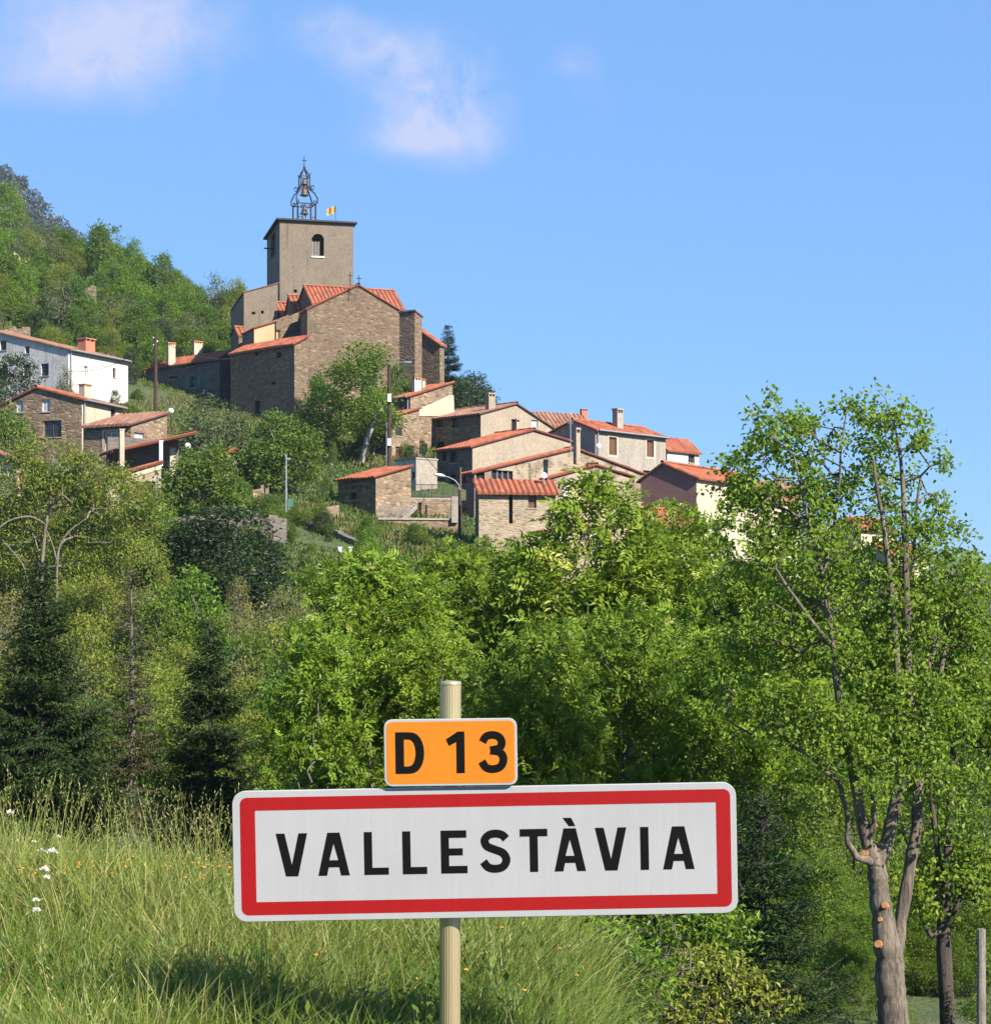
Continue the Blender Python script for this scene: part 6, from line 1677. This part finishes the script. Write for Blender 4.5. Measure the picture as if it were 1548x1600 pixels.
for px, top, d, kind, w, lab in ((14, 285, 258, 'fresh', .75, 'tall bright tree at the top left of the wooded slope'), (38, 340, 250, 'round', .9, 'round tree stepping below the tall bright one at the upper left'), (165, 352, 236, 'round', .9, 'topmost round tree on the skyline of the wooded slope'), (208, 375, 232, 'fresh', .7, 'pointed green tree on the skyline right of the topmost round tree'),
                              (247, 398, 228, 'round', .8, 'skyline tree in the middle of the wooded slope'), (287, 440, 224, 'fresh', .8, 'last big skyline tree before the grey bare tree'), (338, 428, 222, 'grey', .7, 'grey half bare tree on the skyline next to the church'), (368, 440, 220, 'olive', .6, 'thin tree touching the church annex on the skyline'), (120, 372, 240, 'round', .9, 'round tree in the dip before the far ridge')):
    put(kind, px, top, d, w, px * .1, lab, wmax=1.9)
t_ = put('scrub', 16, 402, 212, 1.0, 1, 'pale blossoming shrub on the wooded slope at the left edge', name='blossoming_shrub', wmax=1.6)
for ch in t_.children:
    if ch.name.startswith('crown'): ch.data = ch.data.copy(); ch.data.materials[0] = LM['cream']

# bushes between the houses and on the terraces
LABS = 'small green bush growing between the village houses and terraces'
for px0, px1, y0, y1, d0, d1, n in ((380, 540, 0, 0, 114, 136, 26), (230, 400, 0, 0, 112, 132, 10), (0, 240, 0, 0, 132, 160, 12), (460, 660, 0, 0, 138, 152, 12), (700, 1100, 0, 0, 150, 168, 8), (420, 620, 0, 0, 100, 108, 8), (560, 760, 0, 0, 112, 119, 8)):
    for k in range(n):
        px = rng.uniform(px0, px1); d = rng.uniform(d0, d1); p = P(px, 900, d); g = ground(p.x, p.y); h = rng.uniform(.4, 1.5); kind = rng.choice(['scrub', 'scrub', 'dark', 'round', 'round']); pr, hh = PR[kind]
        copy_tree(pr, (p.x, p.y, g - .05), rng.uniform(0, 6.28), (h / hh * rng.uniform(.9, 1.4),) * 2 + (h / hh,), LABS, 'bushes between the village houses')
# rough grass and weeds on the village slope
n = 110000; d = rng.uniform(90, 200, n); px = rng.uniform(-60, 760, n); x = (px - 774) / F_PX * d; z = ground_arr(x, d)
b = np.stack([x, d, z], 1); kk = vnoise(x + 300, d + 300, 4.0, 12)
V, F, T = leaf_quads(rng, b, norm(rng.normal(0, .45, (n, 3)) + np.array([0, 0, .8])), norm(rng.normal(0, 1, (n, 3))), (.12 + .45 * kk) * rng.uniform(.6, 1.2, n), rng.uniform(.08, .2, n), np.clip(kk * .8 + rng.normal(.1, .2, n), 0, 1))
tag(link_mesh('slope_grass', V, F, LM['slope'], tint=T), 'rough grass and weeds covering the village terraces', 'grass', kind='stuff')
# undergrowth at the foot of the limes
LABU = 'low leafy undergrowth bush at the foot of the limes'
for k in range(44):
    px = rng.uniform(1130, 1600); d = rng.uniform(27.5, 39); d = d + 5 if 1410 < px < 1530 and d < 30.5 else d; p = P(px, 900, d); g = ground(p.x, p.y); h = rng.uniform(1.0, 1.9)
    copy_tree(PROTO_L, (p.x, p.y, g - .1), rng.uniform(0, 6.28), (h / 7.4 * rng.uniform(1.0, 1.5),) * 2 + (h / 7.4,), LABU, 'undergrowth below the limes')

pale_tree()
# ---- shrubs right of the meadow
make_tree('shrub', 'bright leafy shrub beside the dead twigs at the meadow right edge', 'bush', P(915, 1590, 14.5), [(-.05, 0, .62, .28, .3, .35), (.2, 0, .40, .3, .3, .32), (.05, 0, .2, .4, .3, .3), (.35, .1, .1, .3, .3, .3)], 190, 11, 'fresh', .075, .06, 71, 'dark', tip=.003, trunk_r=.02, gap=.25, gs=.3, tint=(.7, .2), ar=.32, stems=4, step=.12, up=.4)
make_tree('dead_shrub', 'tangle of dead grey twigs right of the bright leafy shrub', 'bush', P(1000, 1580, 15), [(0, 0, .55, .4, .3, .3), (.15, 0, .3, .35, .3, .3)], 120, 1, 'brown', .03, .04, 72, 'grey', tip=.0042, trunk_r=.02, gap=.2, gs=.3, stems=5, step=.1)
make_tree('shrub', 'low dark green shrub under the dead twigs', 'bush', P(975, 1640, 14), [(0, 0, .45, .32, .3, .25), (-.25, 0, .3, .3, .3, .25)], 170, 12, 'mid', .05, .06, 73, 'dark', tip=.003, trunk_r=.02, gap=.2, gs=.3, tint=(.5, .2), stems=4, step=.12)
make_tree('shrub', 'yellow green shrub in the low right corner of the meadow bank', 'bush', P(1085, 1640, 17), [(0, 0, .5, .55, .4, .35), (-.5, 0, .3, .35, .3, .3), (.4, .1, .35, .4, .3, .3)], 330, 11, 'olive', .06, .07, 74, 'dark', tip=.003, trunk_r=.02, gap=.25, gs=.35, tint=(.55, .2), stems=5, step=.12)
make_tree('shrub', 'light green shrub under the right end of the town plate', 'bush', P(1060, 1560, 19), [(0, 0, .75, .5, .4, .35), (.35, 0, .6, .35, .4, .3), (-.2, 0, .4, .4, .4, .3)], 280, 11, 'fresh', .07, .08, 75, 'dark', tip=.003, trunk_r=.02, gap=.25, gs=.35, tint=(.55, .2), stems=4, step=.12)
# house deep in the valley, only scraps of it show through the shrubs
house('plaster_house', 'orange roofed house deep in the valley seen in scraps through the shrubs', 52, 40, 1030, 1085, 1170, [(1085, 1560), (1050, 1500), (1030, 1540)], 1640, 'L', ('white_wall', 'cream'), 'tile', [('R', 1105, 1570, 1125, 1600, 'dark')], [(1124, 1462, 1520, 10, 55, 'white_wall', 40, 2)])


# ---- far ridge
def far_ridge():
    m, nt, b, _ = new_mat('far_woodland'); c = ramp(nt, noise(nt, coords(nt), .03, 8, .7), [(.35, (.045, .06, .04)), (.55, (.08, .085, .06)), (.7, (.13, .115, .085))]); base(nt, b, c); b.inputs['Roughness'].default_value = 1
    D = 900.0; xs = np.linspace(-900, 150, 120); ts = np.linspace(0, 1, 30); rng = np.random.RandomState(9)
    def top(px): return np.interp(px, [-2500, -400, -60, 0, 30, 60, 85, 105, 125, 160, 220], [-80, 150, 258, 284, 298, 333, 356, 366, 390, 430, 500])
    V = []; cr = []
    for px in xs:
        zt = EYE + (HOR - top(px)) / F_PX * D
        for t in ts:
            y = D - 200 + 200 * t; x = (px - 774) / F_PX * D; z = zt * t ** .8 + rng.normal(0, 2.0) * t; V.append((x, y, z))
            if px > -150 and t > .6 and rng.rand() < .9: cr.append((x, y, z))
    n = len(ts); i = (np.arange(len(xs) - 1)[:, None] * n + np.arange(n - 1)[None]).ravel(); F = np.stack([i, i + n, i + n + 1, i + 1], 1)
    tag(link_mesh('hill', np.array(V), F, m, smooth=True), kind='structure')
    cr = np.array(cr); k = 150; c0 = np.repeat(cr, k, 0); N = len(c0); u = norm(rng.normal(0, 1, (N, 3))); sz = np.repeat(rng.uniform(1.8, 3.4, len(cr)), k)[:, None]
    b = c0 + u * sz * np.array([1, 1, 1.15]) + np.array([0, 0, 2.0]); T = np.clip(np.repeat(rng.rand(len(cr)), k) * .4 + rng.normal(.3, .08, N), 0, 1)
    V, F, T = leaf_quads(rng, b, norm(rng.normal(0, 1, (N, 3))), norm(u + rng.normal(0, .4, (N, 3))), rng.uniform(1.0, 1.9, N), rng.uniform(.7, 1.2, N), T)
    tag(link_mesh('far_wood', V, F, LM['far'], tint=T), 'bluish far wood covering the distant ridge', 'wood', kind='stuff')


far_ridge()


# ---- light blue air between the sign and the far ridge
def haze():
    bm = MB(); bm.box((-1300, -60, -12), (2700, 0, 0), (0, 1020, 0), (0, 0, 330))
    m = bpy.data.materials.new('haze'); m.use_nodes = True; nt = m.node_tree; nt.nodes.clear(); out = nt.nodes.new('ShaderNodeOutputMaterial'); v = nt.nodes.new('ShaderNodeVolumePrincipled')
    v.inputs['Color'].default_value = (.62, .76, 1.0, 1); v.inputs['Density'].default_value = .0001; v.inputs['Anisotropy'].default_value = .1
    nt.links.new(v.outputs[0], out.inputs['Volume'])
    tag(bm.build('haze', m), kind='stuff')


haze()
